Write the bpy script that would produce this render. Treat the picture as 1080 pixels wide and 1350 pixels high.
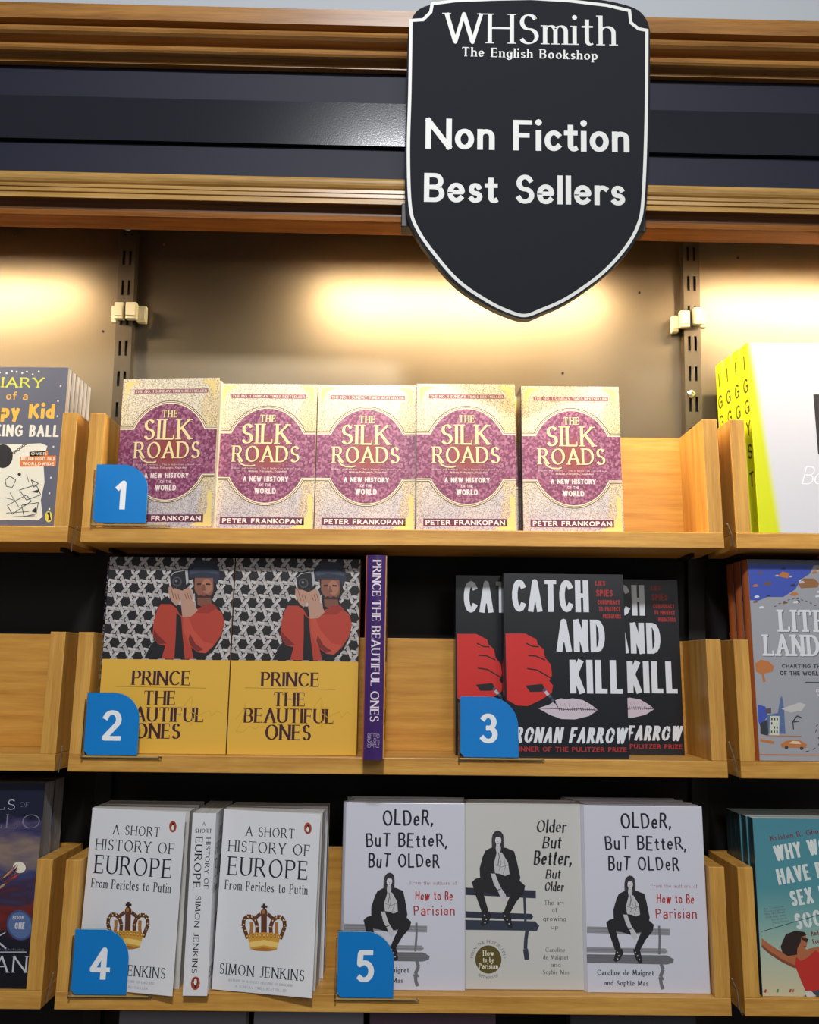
import bpy, bmesh, math, random
from math import sin, cos, pi, radians as R
from mathutils import Vector as V, Matrix as Mx
random.seed(7)
for o in list(bpy.data.objects): bpy.data.objects.remove(o)
sc = bpy.context.scene
COL = sc.collection

# ------------------------------------------------------------------ camera
EYE = 1.45
CAM = V((-0.00035, -1.0336, EYE)); YAW, PIT, ROL, F = -0.0077, 0.0948, 0.0144, 1120.9
_fw = V((-sin(YAW)*cos(PIT), cos(YAW)*cos(PIT), sin(PIT)))
_rt = V((cos(YAW), sin(YAW), 0)); _up = _rt.cross(_fw)
RT = _rt*cos(ROL)+_up*sin(ROL); UP = _up*cos(ROL)-_rt*sin(ROL)
cd = bpy.data.cameras.new('camera'); cam = bpy.data.objects.new('camera', cd); COL.objects.link(cam)
cd.sensor_fit = 'HORIZONTAL'; cd.sensor_width = 36; cd.lens = 36*F/1080; cd.clip_start = .01
m = Mx((RT, UP, -_fw)).transposed().to_4x4(); m.translation = CAM; cam.matrix_world = m
sc.camera = cam
def ray(x, y): return _fw+RT*((x-540)/F)-UP*((y-675)/F)
def at(x, y, Y):
    """point of the vertical plane y=Y that is seen at a pixel of the photograph"""
    d = ray(x, y); return CAM+d*((Y-CAM.y)/d.y)

# ------------------------------------------------------------------ light
w = bpy.data.worlds.new('world'); sc.world = w; w.use_nodes = True
w.node_tree.nodes['Background'].inputs[0].default_value = (.80, .87, 1, 1)
w.node_tree.nodes['Background'].inputs[1].default_value = .14
def area(name, loc, aim, sx, sy, power, col, shape='RECTANGLE'):
    l = bpy.data.lights.new(name, 'AREA'); l.shape = shape; l.size = sx; l.size_y = sy; l.energy = power; l.color = col
    o = bpy.data.objects.new(name, l); COL.objects.link(o); o.location = loc
    o.rotation_euler = (V(aim)-V(loc)).to_track_quat('-Z', 'Y').to_euler(); return o
area('ceiling_light', (-.01, -1.42, 2.78), (0, 0, 1.0), .22, .13, 30, (.96, .97, 1))
area('far_ceiling_light', (.9, -3.0, 2.9), (0, 0, 1.0), .8, .8, 15, (1, .95, .9))
sc.view_settings.view_transform = 'Standard'; sc.view_settings.look = 'None'
sc.view_settings.exposure = 0.0; sc.view_settings.gamma = 1; sc.view_settings.use_curve_mapping = False
LAMP_POWER = 1.0

# ------------------------------------------------------------------ materials
def s2l(c): return tuple(((v/255)/12.92 if v <= 10 else (((v/255)+.055)/1.055)**2.4) for v in c)
MATS = {}
def mat(name, rgb=(128,128,128), rough=.6, metal=0, **k):
    if name in MATS: return MATS[name]
    M = bpy.data.materials.new(name); M.use_nodes = True; b = M.node_tree.nodes['Principled BSDF']
    b.inputs['Base Color'].default_value = (*s2l(rgb), 1); b.inputs['Roughness'].default_value = rough
    b.inputs['Metallic'].default_value = metal
    for n, v in k.items(): b.inputs[n.replace('_', ' ')].default_value = v
    MATS[name] = M; return M
class NT:
    def __init__(s, M): s.t = M.node_tree; s.b = s.t.nodes['Principled BSDF']
    def n(s, ty, **k):
        x = s.t.nodes.new(ty)
        for a, v in k.items():
            if a in x.inputs: x.inputs[a].default_value = v
            else: setattr(x, a, v)
        return x
    def l(s, a, b): s.t.links.new(a, b)
def ramp(nt, stops, fac, interp='LINEAR'):
    r = nt.n('ShaderNodeValToRGB'); e = r.color_ramp.elements; r.color_ramp.interpolation = interp
    while len(e) < len(stops): e.new(.5)
    for i, (p, c) in enumerate(stops): e[i].position = p; e[i].color = (*s2l(c), 1)
    nt.l(fac, r.inputs[0]); return r.outputs[0]
def wood(name, dark, light, axis, rough=.42, scale=1):
    """fine straight grain running along one local axis"""
    M = mat(name, light, rough); nt = NT(M)
    tc = nt.n('ShaderNodeTexCoord'); mp = nt.n('ShaderNodeMapping'); nt.l(tc.outputs['Object'], mp.inputs[0])
    s = [90*scale]*3; s[axis] = 5*scale; mp.inputs['Scale'].default_value = s
    no = nt.n('ShaderNodeTexNoise', Scale=1.0, Detail=5.0, Roughness=.6); nt.l(mp.outputs[0], no.inputs['Vector'])
    mp2 = nt.n('ShaderNodeMapping'); nt.l(tc.outputs['Object'], mp2.inputs[0]); s = [900]*3; s[axis] = 40; mp2.inputs['Scale'].default_value = s
    n2 = nt.n('ShaderNodeTexNoise', Scale=1.0, Detail=2.0); nt.l(mp2.outputs[0], n2.inputs['Vector'])
    mm = nt.n('ShaderNodeMath', operation='MULTIPLY_ADD'); mm.inputs[1].default_value = .35; nt.l(n2.outputs[0], mm.inputs[0]); nt.l(no.outputs[0], mm.inputs[2])
    c = ramp(nt, [(.42, dark), (.85, light)], mm.outputs[0]); nt.l(c, nt.b.inputs['Base Color'])
    bp = nt.n('ShaderNodeBump', Strength=.08, Distance=.0005); nt.l(mm.outputs[0], bp.inputs['Height']); nt.l(bp.outputs[0], nt.b.inputs['Normal'])
    return M
WX = wood('beech wood along x', (172,116,42), (216,164,78), 0)
WZ = wood('beech wood upright', (172,116,42), (216,164,78), 2)
WY = wood('beech wood side face', (172,116,42), (216,164,78), 2)
WBK = wood('back board veneer', (176,118,40), (212,158,70), 0)
WM = wood('varnished moulding', (112,72,30), (162,114,54), 0, .3)
WM2 = wood('varnished lower moulding', (132,96,46), (188,148,82), 0, .3)
WR = wood('red brown lip wood', (104,60,22), (150,94,40), 0, .6)
WR.node_tree.nodes['Principled BSDF'].inputs['Specular IOR Level'].default_value = .1
WD = wood('dark stained cove', (62,38,20), (96,62,34), 0, .4)
def pages(name, axis, rgb=(228,220,198), dark=(176,166,140), sc_=1400):
    M = mat(name, rgb, .85); nt = NT(M); tc = nt.n('ShaderNodeTexCoord'); mp = nt.n('ShaderNodeMapping')
    nt.l(tc.outputs['Object'], mp.inputs[0]); s = [6, 6, 6]; s[1] = sc_; mp.inputs['Scale'].default_value = s
    no = nt.n('ShaderNodeTexNoise', Scale=1.0, Detail=2.0); nt.l(mp.outputs[0], no.inputs['Vector'])
    nt.l(ramp(nt, [(.35, dark), (.62, rgb)], no.outputs[0]), nt.b.inputs['Base Color'])
    bp = nt.n('ShaderNodeBump', Strength=.4, Distance=.0004); nt.l(no.outputs[0], bp.inputs['Height']); nt.l(bp.outputs[0], nt.b.inputs['Normal'])
    return M
PG = pages('cream page edges', 0)
PGW = pages('white page edges', 0, (214,212,206), (160,158,152))
def wallmetal():
    M = mat('bronze sheet metal', (150,138,116), .5, .9); nt = NT(M)
    tc = nt.n('ShaderNodeTexCoord'); mp = nt.n('ShaderNodeMapping'); nt.l(tc.outputs['Object'], mp.inputs[0])
    mp.inputs['Scale'].default_value = (2.2, 1, 3.0)
    no = nt.n('ShaderNodeTexNoise', Scale=1.0, Detail=2.0, Roughness=.5); nt.l(mp.outputs[0], no.inputs['Vector'])
    nt.l(ramp(nt, [(.3, (104,92,74)), (.7, (146,134,112))], no.outputs[0]), nt.b.inputs['Base Color'])
    mp2 = nt.n('ShaderNodeMapping'); nt.l(tc.outputs['Object'], mp2.inputs[0]); mp2.inputs['Scale'].default_value = (400, 1, 12)
    n2 = nt.n('ShaderNodeTexNoise', Scale=1.0, Detail=3.0); nt.l(mp2.outputs[0], n2.inputs['Vector'])
    mr = nt.n('ShaderNodeMapRange'); mr.inputs['To Min'].default_value = .37; mr.inputs['To Max'].default_value = .50
    nt.l(no.outputs[0], mr.inputs[0]); nt.l(mr.outputs[0], nt.b.inputs['Roughness'])
    bp = nt.n('ShaderNodeBump', Strength=.05, Distance=.0003); nt.l(n2.outputs[0], bp.inputs['Height']); nt.l(bp.outputs[0], nt.b.inputs['Normal'])
    return M
METAL = wallmetal()
UPR = mat('grey bronze steel upright', (92,82,66), .45, .6)
SHADEP = mat('back wall painted shade', (22,20,20), .7)  # near black colour stands in for the shade below the top tray
UPD = mat('dark steel channel', (34,31,28), .5, .5)
SCREW = mat('screw steel', (200,196,186), .25, 1)
CLIP = mat('off white plastic clip', (226,216,178), .45)
PAINT = mat('pale painted wall', (176,182,186), .8)
NAVY = mat('navy lacquer panel', (27,29,43), .6, Specular_IOR_Level=.25)
NAVYG = mat('polished black navy panel', (22,23,30), .15, Specular_IOR_Level=1.0)
nt = NT(NAVYG); tc = nt.n('ShaderNodeTexCoord'); no = nt.n('ShaderNodeTexNoise', Scale=700.0, Detail=2.0); nt.l(tc.outputs['Object'], no.inputs['Vector'])
bp = nt.n('ShaderNodeBump', Strength=.12, Distance=.0004); nt.l(no.outputs[0], bp.inputs['Height']); nt.l(bp.outputs[0], nt.b.inputs['Normal'])
SIGNB = mat('shield black board', (29,31,36), .85, Specular_IOR_Level=.2)
SIGNE = mat('shield edge', (18,18,20), .5)
SILV = mat('pale silver ink', (206,206,200), .5)
BLUE = mat('bright blue card', (4,122,198), .4)
WHITE = mat('white ink', (236,238,238), .5)
ACR = mat('clear acrylic', (235,240,240), .08, IOR=1.45, Transmission_Weight=1.0)
TUBE = mat('glowing lamp tube', (255,236,200), .4); TUBE.node_tree.nodes['Principled BSDF'].inputs['Emission Color'].default_value = (1, .85, .62, 1)
TUBE.node_tree.nodes['Principled BSDF'].inputs['Emission Strength'].default_value = 240*LAMP_POWER
LAMPW = mat('white lamp housing', (225,225,220), .5)
def ink(rgb, rough=.55, metal=0):
    return mat('ink %d %d %d' % rgb + (' metallic' if metal else ''), rgb, rough, metal)
def cover(rgb, rough=.38): return mat('cover %d %d %d' % rgb, rgb, rough, Coat_Weight=.25, Coat_Roughness=.25)

# ------------------------------------------------------------------ mesh helpers
def link(name, me, parent=None, mats=()):
    o = bpy.data.objects.new(name, me); COL.objects.link(o)
    for x in mats: me.materials.append(x)
    if parent: o.parent = parent
    return o
def tag(o, label=None, cat=None, group=None, kind=None):
    if label: o['label'] = label
    if cat: o['category'] = cat
    if group: o['group'] = group
    if kind: o['kind'] = kind
    return o
def empty(name, M=None, label=None, cat=None, group=None):
    o = bpy.data.objects.new(name, None); COL.objects.link(o); o.empty_display_size = .02
    if M is not None: o.matrix_world = M
    return tag(o, label, cat, group)
class B:
    """collects geometry into one mesh"""
    def __init__(s): s.v = []; s.f = []; s.m = []; s.mats = []
    def mi(s, M):
        if M not in s.mats: s.mats.append(M)
        return s.mats.index(M)
    def poly(s, pts, M):
        k = len(s.v); s.v += [tuple(p) for p in pts]; s.f.append(tuple(range(k, k+len(pts)))); s.m.append(s.mi(M))
    def box(s, a, b, M, bev=0, fm=None):
        bm = bmesh.new(); bmesh.ops.create_cube(bm, size=1)
        for q in bm.verts: q.co = V([(a[i]+b[i])/2+q.co[i]*(b[i]-a[i]) for i in range(3)])
        if bev: bmesh.ops.bevel(bm, geom=bm.edges[:], offset=bev, segments=2, affect='EDGES', profile=.5)
        s.bm(bm, M)
    def bm(s, bm, M):
        bm.verts.index_update(); k = len(s.v); s.v += [tuple(q.co) for q in bm.verts]; i = s.mi(M)
        for f in bm.faces: s.f.append(tuple(q.index+k for q in f.verts)); s.m.append(i)
        bm.free()
    def prism(s, pts, M, d, side=None):
        """pts: list of (x,z) counter-clockwise seen from the front (-y); d=(y0,y1)"""
        n = len(pts); k = len(s.v)
        s.v += [(x, d[0], z) for x, z in pts]+[(x, d[1], z) for x, z in pts]
        s.f.append(tuple(range(k, k+n))); s.m.append(s.mi(M))
        s.f.append(tuple(range(k+2*n-1, k+n-1, -1))); s.m.append(s.mi(side or M))
        for i in range(n):
            j = (i+1) % n; s.f.append((k+i, k+n+i, k+n+j, k+j)); s.m.append(s.mi(side or M))
    def sweep(s, prof, x0, x1, M):
        """profile of (y,z) swept along x"""
        k = len(s.v); n = len(prof)
        s.v += [(x0, y, z) for y, z in prof]+[(x1, y, z) for y, z in prof]; i = s.mi(M)
        for a in range(n):
            b = (a+1) % n; s.f.append((k+a, k+b, k+n+b, k+n+a)); s.m.append(i)
        s.f.append(tuple(range(k+n-1, k-1, -1))); s.m.append(i); s.f.append(tuple(range(k+n, k+2*n))); s.m.append(i)
    def lathe(s, prof, M, T=None, n=20):
        k = len(s.v); T = T or Mx()
        for r, h in prof:
            for a in range(n): s.v.append(tuple(T @ V((r*cos(2*pi*a/n), r*sin(2*pi*a/n), h))))
        i = s.mi(M)
        for p in range(len(prof)-1):
            for a in range(n): b = (a+1) % n; s.f.append((k+p*n+a, k+p*n+b, k+p*n+n+b, k+p*n+n+a)); s.m.append(i)
        s.f.append(tuple(k+(len(prof)-1)*n+a for a in range(n))); s.m.append(i)
        s.f.append(tuple(k+a for a in reversed(range(n)))); s.m.append(i)
    def tube(s, pts, r, M, n=8):
        P = [V(p) for p in pts]; k = len(s.v)
        for i, p in enumerate(P):
            t = (P[min(i+1, len(P)-1)]-P[max(i-1, 0)]).normalized(); a = t.orthogonal().normalized(); b = t.cross(a)
            for j in range(n): s.v.append(tuple(p+(a*cos(2*pi*j/n)+b*sin(2*pi*j/n))*r))
        i = s.mi(M)
        for p in range(len(P)-1):
            for a in range(n): b = (a+1) % n; s.f.append((k+p*n+a, k+p*n+b, k+p*n+n+b, k+p*n+n+a)); s.m.append(i)
        s.f.append(tuple(k+a for a in reversed(range(n)))); s.m.append(i); s.f.append(tuple(k+(len(P)-1)*n+a for a in range(n))); s.m.append(i)
    def mesh(s, name):
        me = bpy.data.meshes.new(name); me.from_pydata(s.v, [], s.f); me.polygons.foreach_set('material_index', s.m); me.update()
        return me
    def build(s, name, parent=None, T=None, smooth=False):
        me = s.mesh(name)
        if T is not None: me.transform(T)
        if smooth: me.polygons.foreach_set('use_smooth', [True]*len(me.polygons))
        return link(name, me, parent, s.mats)
def copy_tree(o, parent=None):
    c = o.copy(); COL.objects.link(c)
    if parent: c.parent = parent; c.matrix_parent_inverse = o.matrix_parent_inverse.copy()
    for ch in list(o.children): copy_tree(ch, c)
    return c

# ------------------------------------------------------------------ lettering: drawn stroke by stroke
GL = {
'A': (.74, "0,0 .37,1 .74,0|.14,.34 .6,.34"), 'B': (.54, "0,0 0,1|0,1 .28,1 @.28,.76,.22,.24,90,-90 0,.52|.28,.52 @.28,.26,.26,.26,90,-90 0,0"),
'C': (.72, "@.4,.5,.4,.5,42,318"), 'D': (.7, "0,0 0,1|0,1 .28,1 @.28,.5,.42,.5,90,-90 0,0"),
'E': (.5, "0,0 0,1|0,1 .47,1t|0,.52 .4,.52t|0,0 .5,0t"), 'F': (.47, "0,0 0,1|0,1 .47,1t|0,.5 .38,.5t"),
'G': (.76, "@.4,.5,.4,.5,45,325|.5,.46 .76,.46|.74,.46 .74,.12n"), 'H': (.68, "0,0 0,1|.68,0 .68,1|0,.52 .68,.52"),
'I': (0, "0,0 0,1"), 'J': (.3, ".3,1 .3,.2n @.1,.2,.2,.2,0,-120n"), 'K': (.64, "0,0 0,1|.58,1 .02,.45n|.18,.6n .66,0"),
'L': (.5, "0,0 0,1|0,0 .5,0t"), 'M': (.86, "0,0 .08,1|.08,1n .43,.1 .78,1n|.78,1 .86,0"), 'N': (.7, "0,0 0,1|0,1n .7,0n|.7,0 .7,1"),
'O': (.8, "@.4,.5,.4,.5,0,360"), 'P': (.52, "0,0 0,1|0,1 .28,1 @.28,.74,.24,.26,90,-90 0,.48"), 'Q': (.8, "@.4,.5,.4,.5,0,360|.45,.2n .85,-.15n"),
'R': (.62, "0,0 0,1|0,1 .28,1 @.28,.75,.22,.25,90,-90 0,.5|.26,.5n .64,0n"), 'S': (.48, "@.25,.75,.21,.25,28,270 @.25,.25,.24,.25,90,-152"),
'T': (.64, "0,1t .64,1t|.32,0 .32,1n"), 'U': (.66, "0,1 0,.32n @.33,.32,.33,.32,180,360 .66,1"), 'V': (.7, "0,1 .35,0 .7,1"),
'W': (1.06, "0,1 .27,0 .53,1 .8,0 1.06,1"), 'X': (.66, "0,1 .66,0|0,0 .66,1"), 'Y': (.66, "0,1 .33,.46n|.66,1 .33,.46n|.33,.46n .33,0"),
'Z': (.58, ".02,1t .58,1 0,0 .58,0t"),
'a': (.38, ".05,.5 @.21,.45,.17,.17,150,0 .38,0|@.2,.17,.2,.17,0,360"), 'b': (.44, "0,1 0,0n|@.22,.31,.22,.31,0,360"), 'c': (.38, "@.22,.31,.22,.31,45,315"),
'd': (.44, "@.22,.31,.22,.31,0,360|.44,1 .44,0"), 'e': (.43, "0,.33n .43,.33n @.215,.33,.215,.29,0,180 @.22,.29,.22,.29,180,318"),
'f': (.26, ".3,.92n @.2,.86,.12,.14,50,180 .08,0|-.04,.62n .26,.62n"), 'g': (.44, "@.22,.31,.22,.31,0,360|.44,.62n .44,-.08n @.22,-.08,.22,.2,0,-150"),
'h': (.4, "0,1 0,0|0,.4n @.2,.42,.2,.2,180,0 .4,0"), 'i': (0, "0,.62 0,0|o0,.88"), 'j': (.1, ".1,.62 .1,-.1n @-.02,-.1,.12,.15,0,-120|o.1,.88"),
'k': (.4, "0,1 0,0|.36,.62 .02,.26n|.14,.36n .4,0"), 'l': (0, "0,1 0,0"), 'm': (.64, "0,.62 0,0|0,.4n @.16,.44,.16,.18,180,0 .32,0|.32,.4n @.48,.44,.16,.18,180,0 .64,0"),
'n': (.4, "0,.62 0,0|0,.4n @.2,.42,.2,.2,180,0 .4,0"), 'o': (.46, "@.23,.31,.23,.31,0,360"), 'p': (.44, "0,.62 0,-.3|@.22,.31,.22,.31,0,360"),
'q': (.44, ".44,.62 .44,-.3|@.22,.31,.22,.31,0,360"), 'r': (.28, "0,.62 0,0|0,.36n @.19,.4,.19,.22,180,50"), 's': (.32, "@.17,.46,.14,.16,28,270 @.17,.15,.16,.15,90,-150"),
't': (.26, ".11,.85n .11,.14n @.22,.14,.11,.14,180,300|-.03,.62n .27,.62n"), 'u': (.4, "0,.62 0,.2n @.2,.2,.2,.2,180,360|.4,.62 .4,0"),
'v': (.44, "0,.62 .22,0 .44,.62"), 'w': (.7, "0,.62 .18,0 .35,.62 .52,0 .7,.62"), 'x': (.42, "0,.62 .42,0|0,0 .42,.62"), 'y': (.44, "0,.62 .23,0n|.44,.62 .16,-.3n"),
'z': (.38, "0,.62t .38,.62 0,0 .38,0t"),
'1': (.22, "0,.8n .22,1n .22,0"), '2': (.5, "@.25,.72,.24,.28,160,-40 0,0 .52,0n"), '3': (.48, "@.22,.75,.22,.25,145,-90|@.22,.26,.26,.26,90,-145"),
'4': (.56, ".42,0n .42,1n 0,.27 .58,.27n"), '5': (.46, ".44,1n .06,1 .03,.56 @.2,.32,.26,.31,112,-130"), '0': (.6, "@.3,.5,.3,.5,0,360"),
',': (0, "o0,.02|.03,.02n -.05,-.16n"), '.': (0, "o0,.02"), '\'': (0, "0,1n 0,.78n"), '-': (.3, "0,.33n .3,.33n"), '&': (.6, "@.25,.75,.17,.22,-40,220 .6,0n|@.25,.27,.25,.27,120,330"),
'/': (.3, "0,0n .3,1n"), ' ': (.22, ""), '*': (.2, "o.1,.4"), '\u00e9': (.43, "0,.33n .43,.33n @.215,.33,.215,.29,0,180 @.22,.29,.22,.29,180,318")}
# hand lettering of the two "older" covers mixes cases
def parse(st, nseg):
    out = []
    for s in st.split('|'):
        if not s: continue
        if s[0] == 'o': out.append(('dot', tuple(map(float, s[1:].split(','))))); continue
        P = []; fl = ['', '']; toks = s.split(' ')
        for i, t in enumerate(toks):
            f = ''
            if t[-1] in 'nt': f = t[-1]; t = t[:-1]
            if t[0] == '@':
                cx, cy, rx, ry, a0, a1 = map(float, t[1:].split(',')); n = max(3, int(abs(a1-a0)/nseg))
                pp = [(cx+rx*cos(R(a0+(a1-a0)*k/n)), cy+ry*sin(R(a0+(a1-a0)*k/n))) for k in range(n+1)]
                if i in (0, len(toks)-1) and not f: f = 'c'
            else: pp = [tuple(map(float, t.split(',')))]
            if P and abs(P[-1][0]-pp[0][0])+abs(P[-1][1]-pp[0][1]) < .02: pp = pp[1:]
            P += pp
            if i == 0: fl[0] = f
            if i == len(toks)-1: fl[1] = f
        out.append(('s', P, fl))
    return out
STY = dict(
 roman=dict(tk=.12, tn=.05, phi=16, ser=.07, sth=.04, tr=.26), bold=dict(tk=.18, tn=.07, phi=14, ser=.06, sth=.06, tr=.24),
 light=dict(tk=.09, tn=.04, phi=14, ser=.08, sth=.03, tr=.26), didone=dict(tk=.19, tn=.055, phi=6, ser=.06, sth=.04, tr=.13),
 sans=dict(tk=.16, tn=.14, phi=0, ser=0, sth=0, tr=.2), sansb=dict(tk=.23, tn=.18, phi=0, ser=0, sth=0, tr=.2),
 heavy=dict(tk=.2, tn=.15, phi=0, ser=0, sth=0, tr=.24), thin=dict(tk=.07, tn=.07, phi=0, ser=0, sth=0, tr=.2),
 hand=dict(tk=.14, tn=.105, phi=25, ser=0, sth=0, tr=.24, rnd=1, jit=.1), brush=dict(tk=.17, tn=.06, phi=25, ser=0, sth=0, tr=.15, rnd=1, jit=.06, slant=.15),
 digit=dict(tk=.19, tn=.15, phi=0, ser=0, sth=0, tr=.2), title=dict(tk=.15, tn=.06, phi=16, ser=.07, sth=.045, tr=.2),
 script=dict(tk=.06, tn=.04, phi=25, ser=0, sth=0, tr=.14, rnd=1, jit=.05, slant=.3), slab=dict(tk=.17, tn=.1, phi=5, ser=.07, sth=.1, tr=.24))
def disc(x, y, r, n=8, ry=None): return [(x+r*cos(2*pi*k/n), y+(ry or r)*sin(2*pi*k/n)) for k in range(n)]
def letters(s, style, nseg=24, want=None):
    """polygons (unit cap height, first baseline at 0) and total width"""
    S = STY[style]; tk, tn, phi = S['tk'], S['tn'], S['phi']; out = []; rg = random.Random(s+style); sl = S.get('slant', 0)
    def wd(dx, dy):
        L = math.hypot(dx, dy) or 1; th = math.atan2(dy, dx); a = abs(sin(th-R(phi))); return max(tn, tn+(tk-tn)*a**1.4)
    s = ''.join(c if c in GL else ' ' for c in s); gap = S['tr']-.06; A_ = sum(GL[c][0] for c in s)+gap*(len(s)-1); xs = 1
    if want:
        xs = (want-len(s)*tk)/A_
        if xs < .42: f = want/(.42*A_+len(s)*tk); tk *= f; tn *= f; xs = (want-len(s)*tk)/A_
    X = tk/2
    for ch in s:
        adv, st = GL[ch]; adv *= xs; if_ = S.get('jit', 0); rot = rg.uniform(-if_, if_); dy0 = rg.uniform(-if_, if_)*.4; gs = 1+rg.uniform(-if_, if_)*.8
        ph = []
        for e in parse(st, nseg):
            if e[0] == 'dot': ph.append(disc(e[1][0]*xs, e[1][1]+tk*.3, tk*.62)); continue
            P, fl = e[1], e[2]
            ins = tn/2
            P = [(x*xs, ins+y*(1-2*ins)) for x, y in P]
            closed = math.hypot(P[0][0]-P[-1][0], P[0][1]-P[-1][1]) < 1e-3 and len(P) > 4
            if not closed and not S.get('rnd'):
                for i0, i1 in ((0, 1), (-1, -2)):
                    dx, dy = P[i0][0]-P[i1][0], P[i0][1]-P[i1][1]; L = math.hypot(dx, dy) or 1
                    q = list(P); q[i0] = (P[i0][0]+dx/L*ins, P[i0][1]+dy/L*ins); P = q
            # split at sharp corners
            runs = [[0]]
            for i in range(1, len(P)-1):
                a = math.atan2(P[i][1]-P[i-1][1], P[i][0]-P[i-1][0]); b = math.atan2(P[i+1][1]-P[i][1], P[i+1][0]-P[i][0])
                d = abs((b-a+pi) % (2*pi)-pi); runs[-1].append(i)
                if d > R(40):
                    runs.append([i]); w0 = min(wd(P[i][0]-P[i-1][0], P[i][1]-P[i-1][1]), wd(P[i+1][0]-P[i][0], P[i+1][1]-P[i][1]))
                    ph.append(disc(P[i][0], P[i][1], w0/2, 8))
            runs[-1].append(len(P)-1)
            for rn in runs:
                Q = [P[i] for i in rn]; Lp = []; Rp = []
                for i in range(len(Q)):
                    a = Q[max(i-1, 0)]; b = Q[min(i+1, len(Q)-1)]
                    if closed and i in (0, len(Q)-1): a, b = Q[-2], Q[1]
                    dx, dy = b[0]-a[0], b[1]-a[1]; L = math.hypot(dx, dy) or 1; h = wd(dx, dy)/2
                    Lp.append((Q[i][0]-dy/L*h, Q[i][1]+dx/L*h)); Rp.append((Q[i][0]+dy/L*h, Q[i][1]-dx/L*h))
                for i in range(len(Q)-1): ph.append([Rp[i], Rp[i+1], Lp[i+1], Lp[i]])
            if S.get('rnd') and not closed:
                for p, q in ((P[0], P[1]), (P[-1], P[-2])): ph.append(disc(p[0], p[1], wd(p[0]-q[0], p[1]-q[1])/2, 8))
            if S['ser'] and not closed:
                for (p, q, f) in ((P[0], P[1], fl[0]), (P[-1], P[-2], fl[1])):
                    if f == 'n': continue
                    dx, dy = p[0]-q[0], p[1]-q[1]; L = math.hypot(dx, dy) or 1; sh = S['ser']+tk/2; t = S['sth']
                    if f == 't':
                        d = -1 if p[1] > .5 else 1
                        if abs(p[1]-.52) < .06: ph.append([(p[0]-t/2, p[1]-.1), (p[0]+t/2, p[1]-.1), (p[0]+t/2, p[1]+.1), (p[0]-t/2, p[1]+.1)])
                        else:
                            y0, y1 = sorted((p[1], p[1]+d*.2)); ph.append([(p[0]-t/2, y0), (p[0]+t/2, y0), (p[0]+t/2, y1), (p[0]-t/2, y1)])
                    elif f == 'c':
                        if ch in 'CGS' : y0, y1 = sorted((p[1], p[1]+(.12 if p[1] > .5 else -.1))); ph.append([(p[0]-t*.6, y0), (p[0]+t*.6, y0), (p[0]+t*.6, y1), (p[0]-t*.6, y1)])
                        elif ch in 'acfrjgy': ph.append(disc(p[0], p[1], tk*.5))
                    elif abs(dy)/L > .72:
                        yy = p[1]-(t/2 if dy > 0 else -t/2)
                        l = sh if not (dy > 0 and p[1] < .9 and ch.islower()) else sh
                        r_ = sh if not (dy > 0 and ch in 'bdhiklmnpru') else tk/2
                        ph.append([(p[0]-l, yy-t/2), (p[0]+r_, yy-t/2), (p[0]+r_, yy+t/2), (p[0]-l, yy+t/2)])
        for pg in ph:
            out.append([(X+((x-adv/2)*cos(rot)-(y-.5)*sin(rot))*gs+adv/2+sl*y, .5+dy0+((x-adv/2)*sin(rot)+(y-.5)*cos(rot))*gs) for x, y in pg])
        X += adv+tk+gap*xs
    return out, X-gap*xs-tk/2

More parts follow.
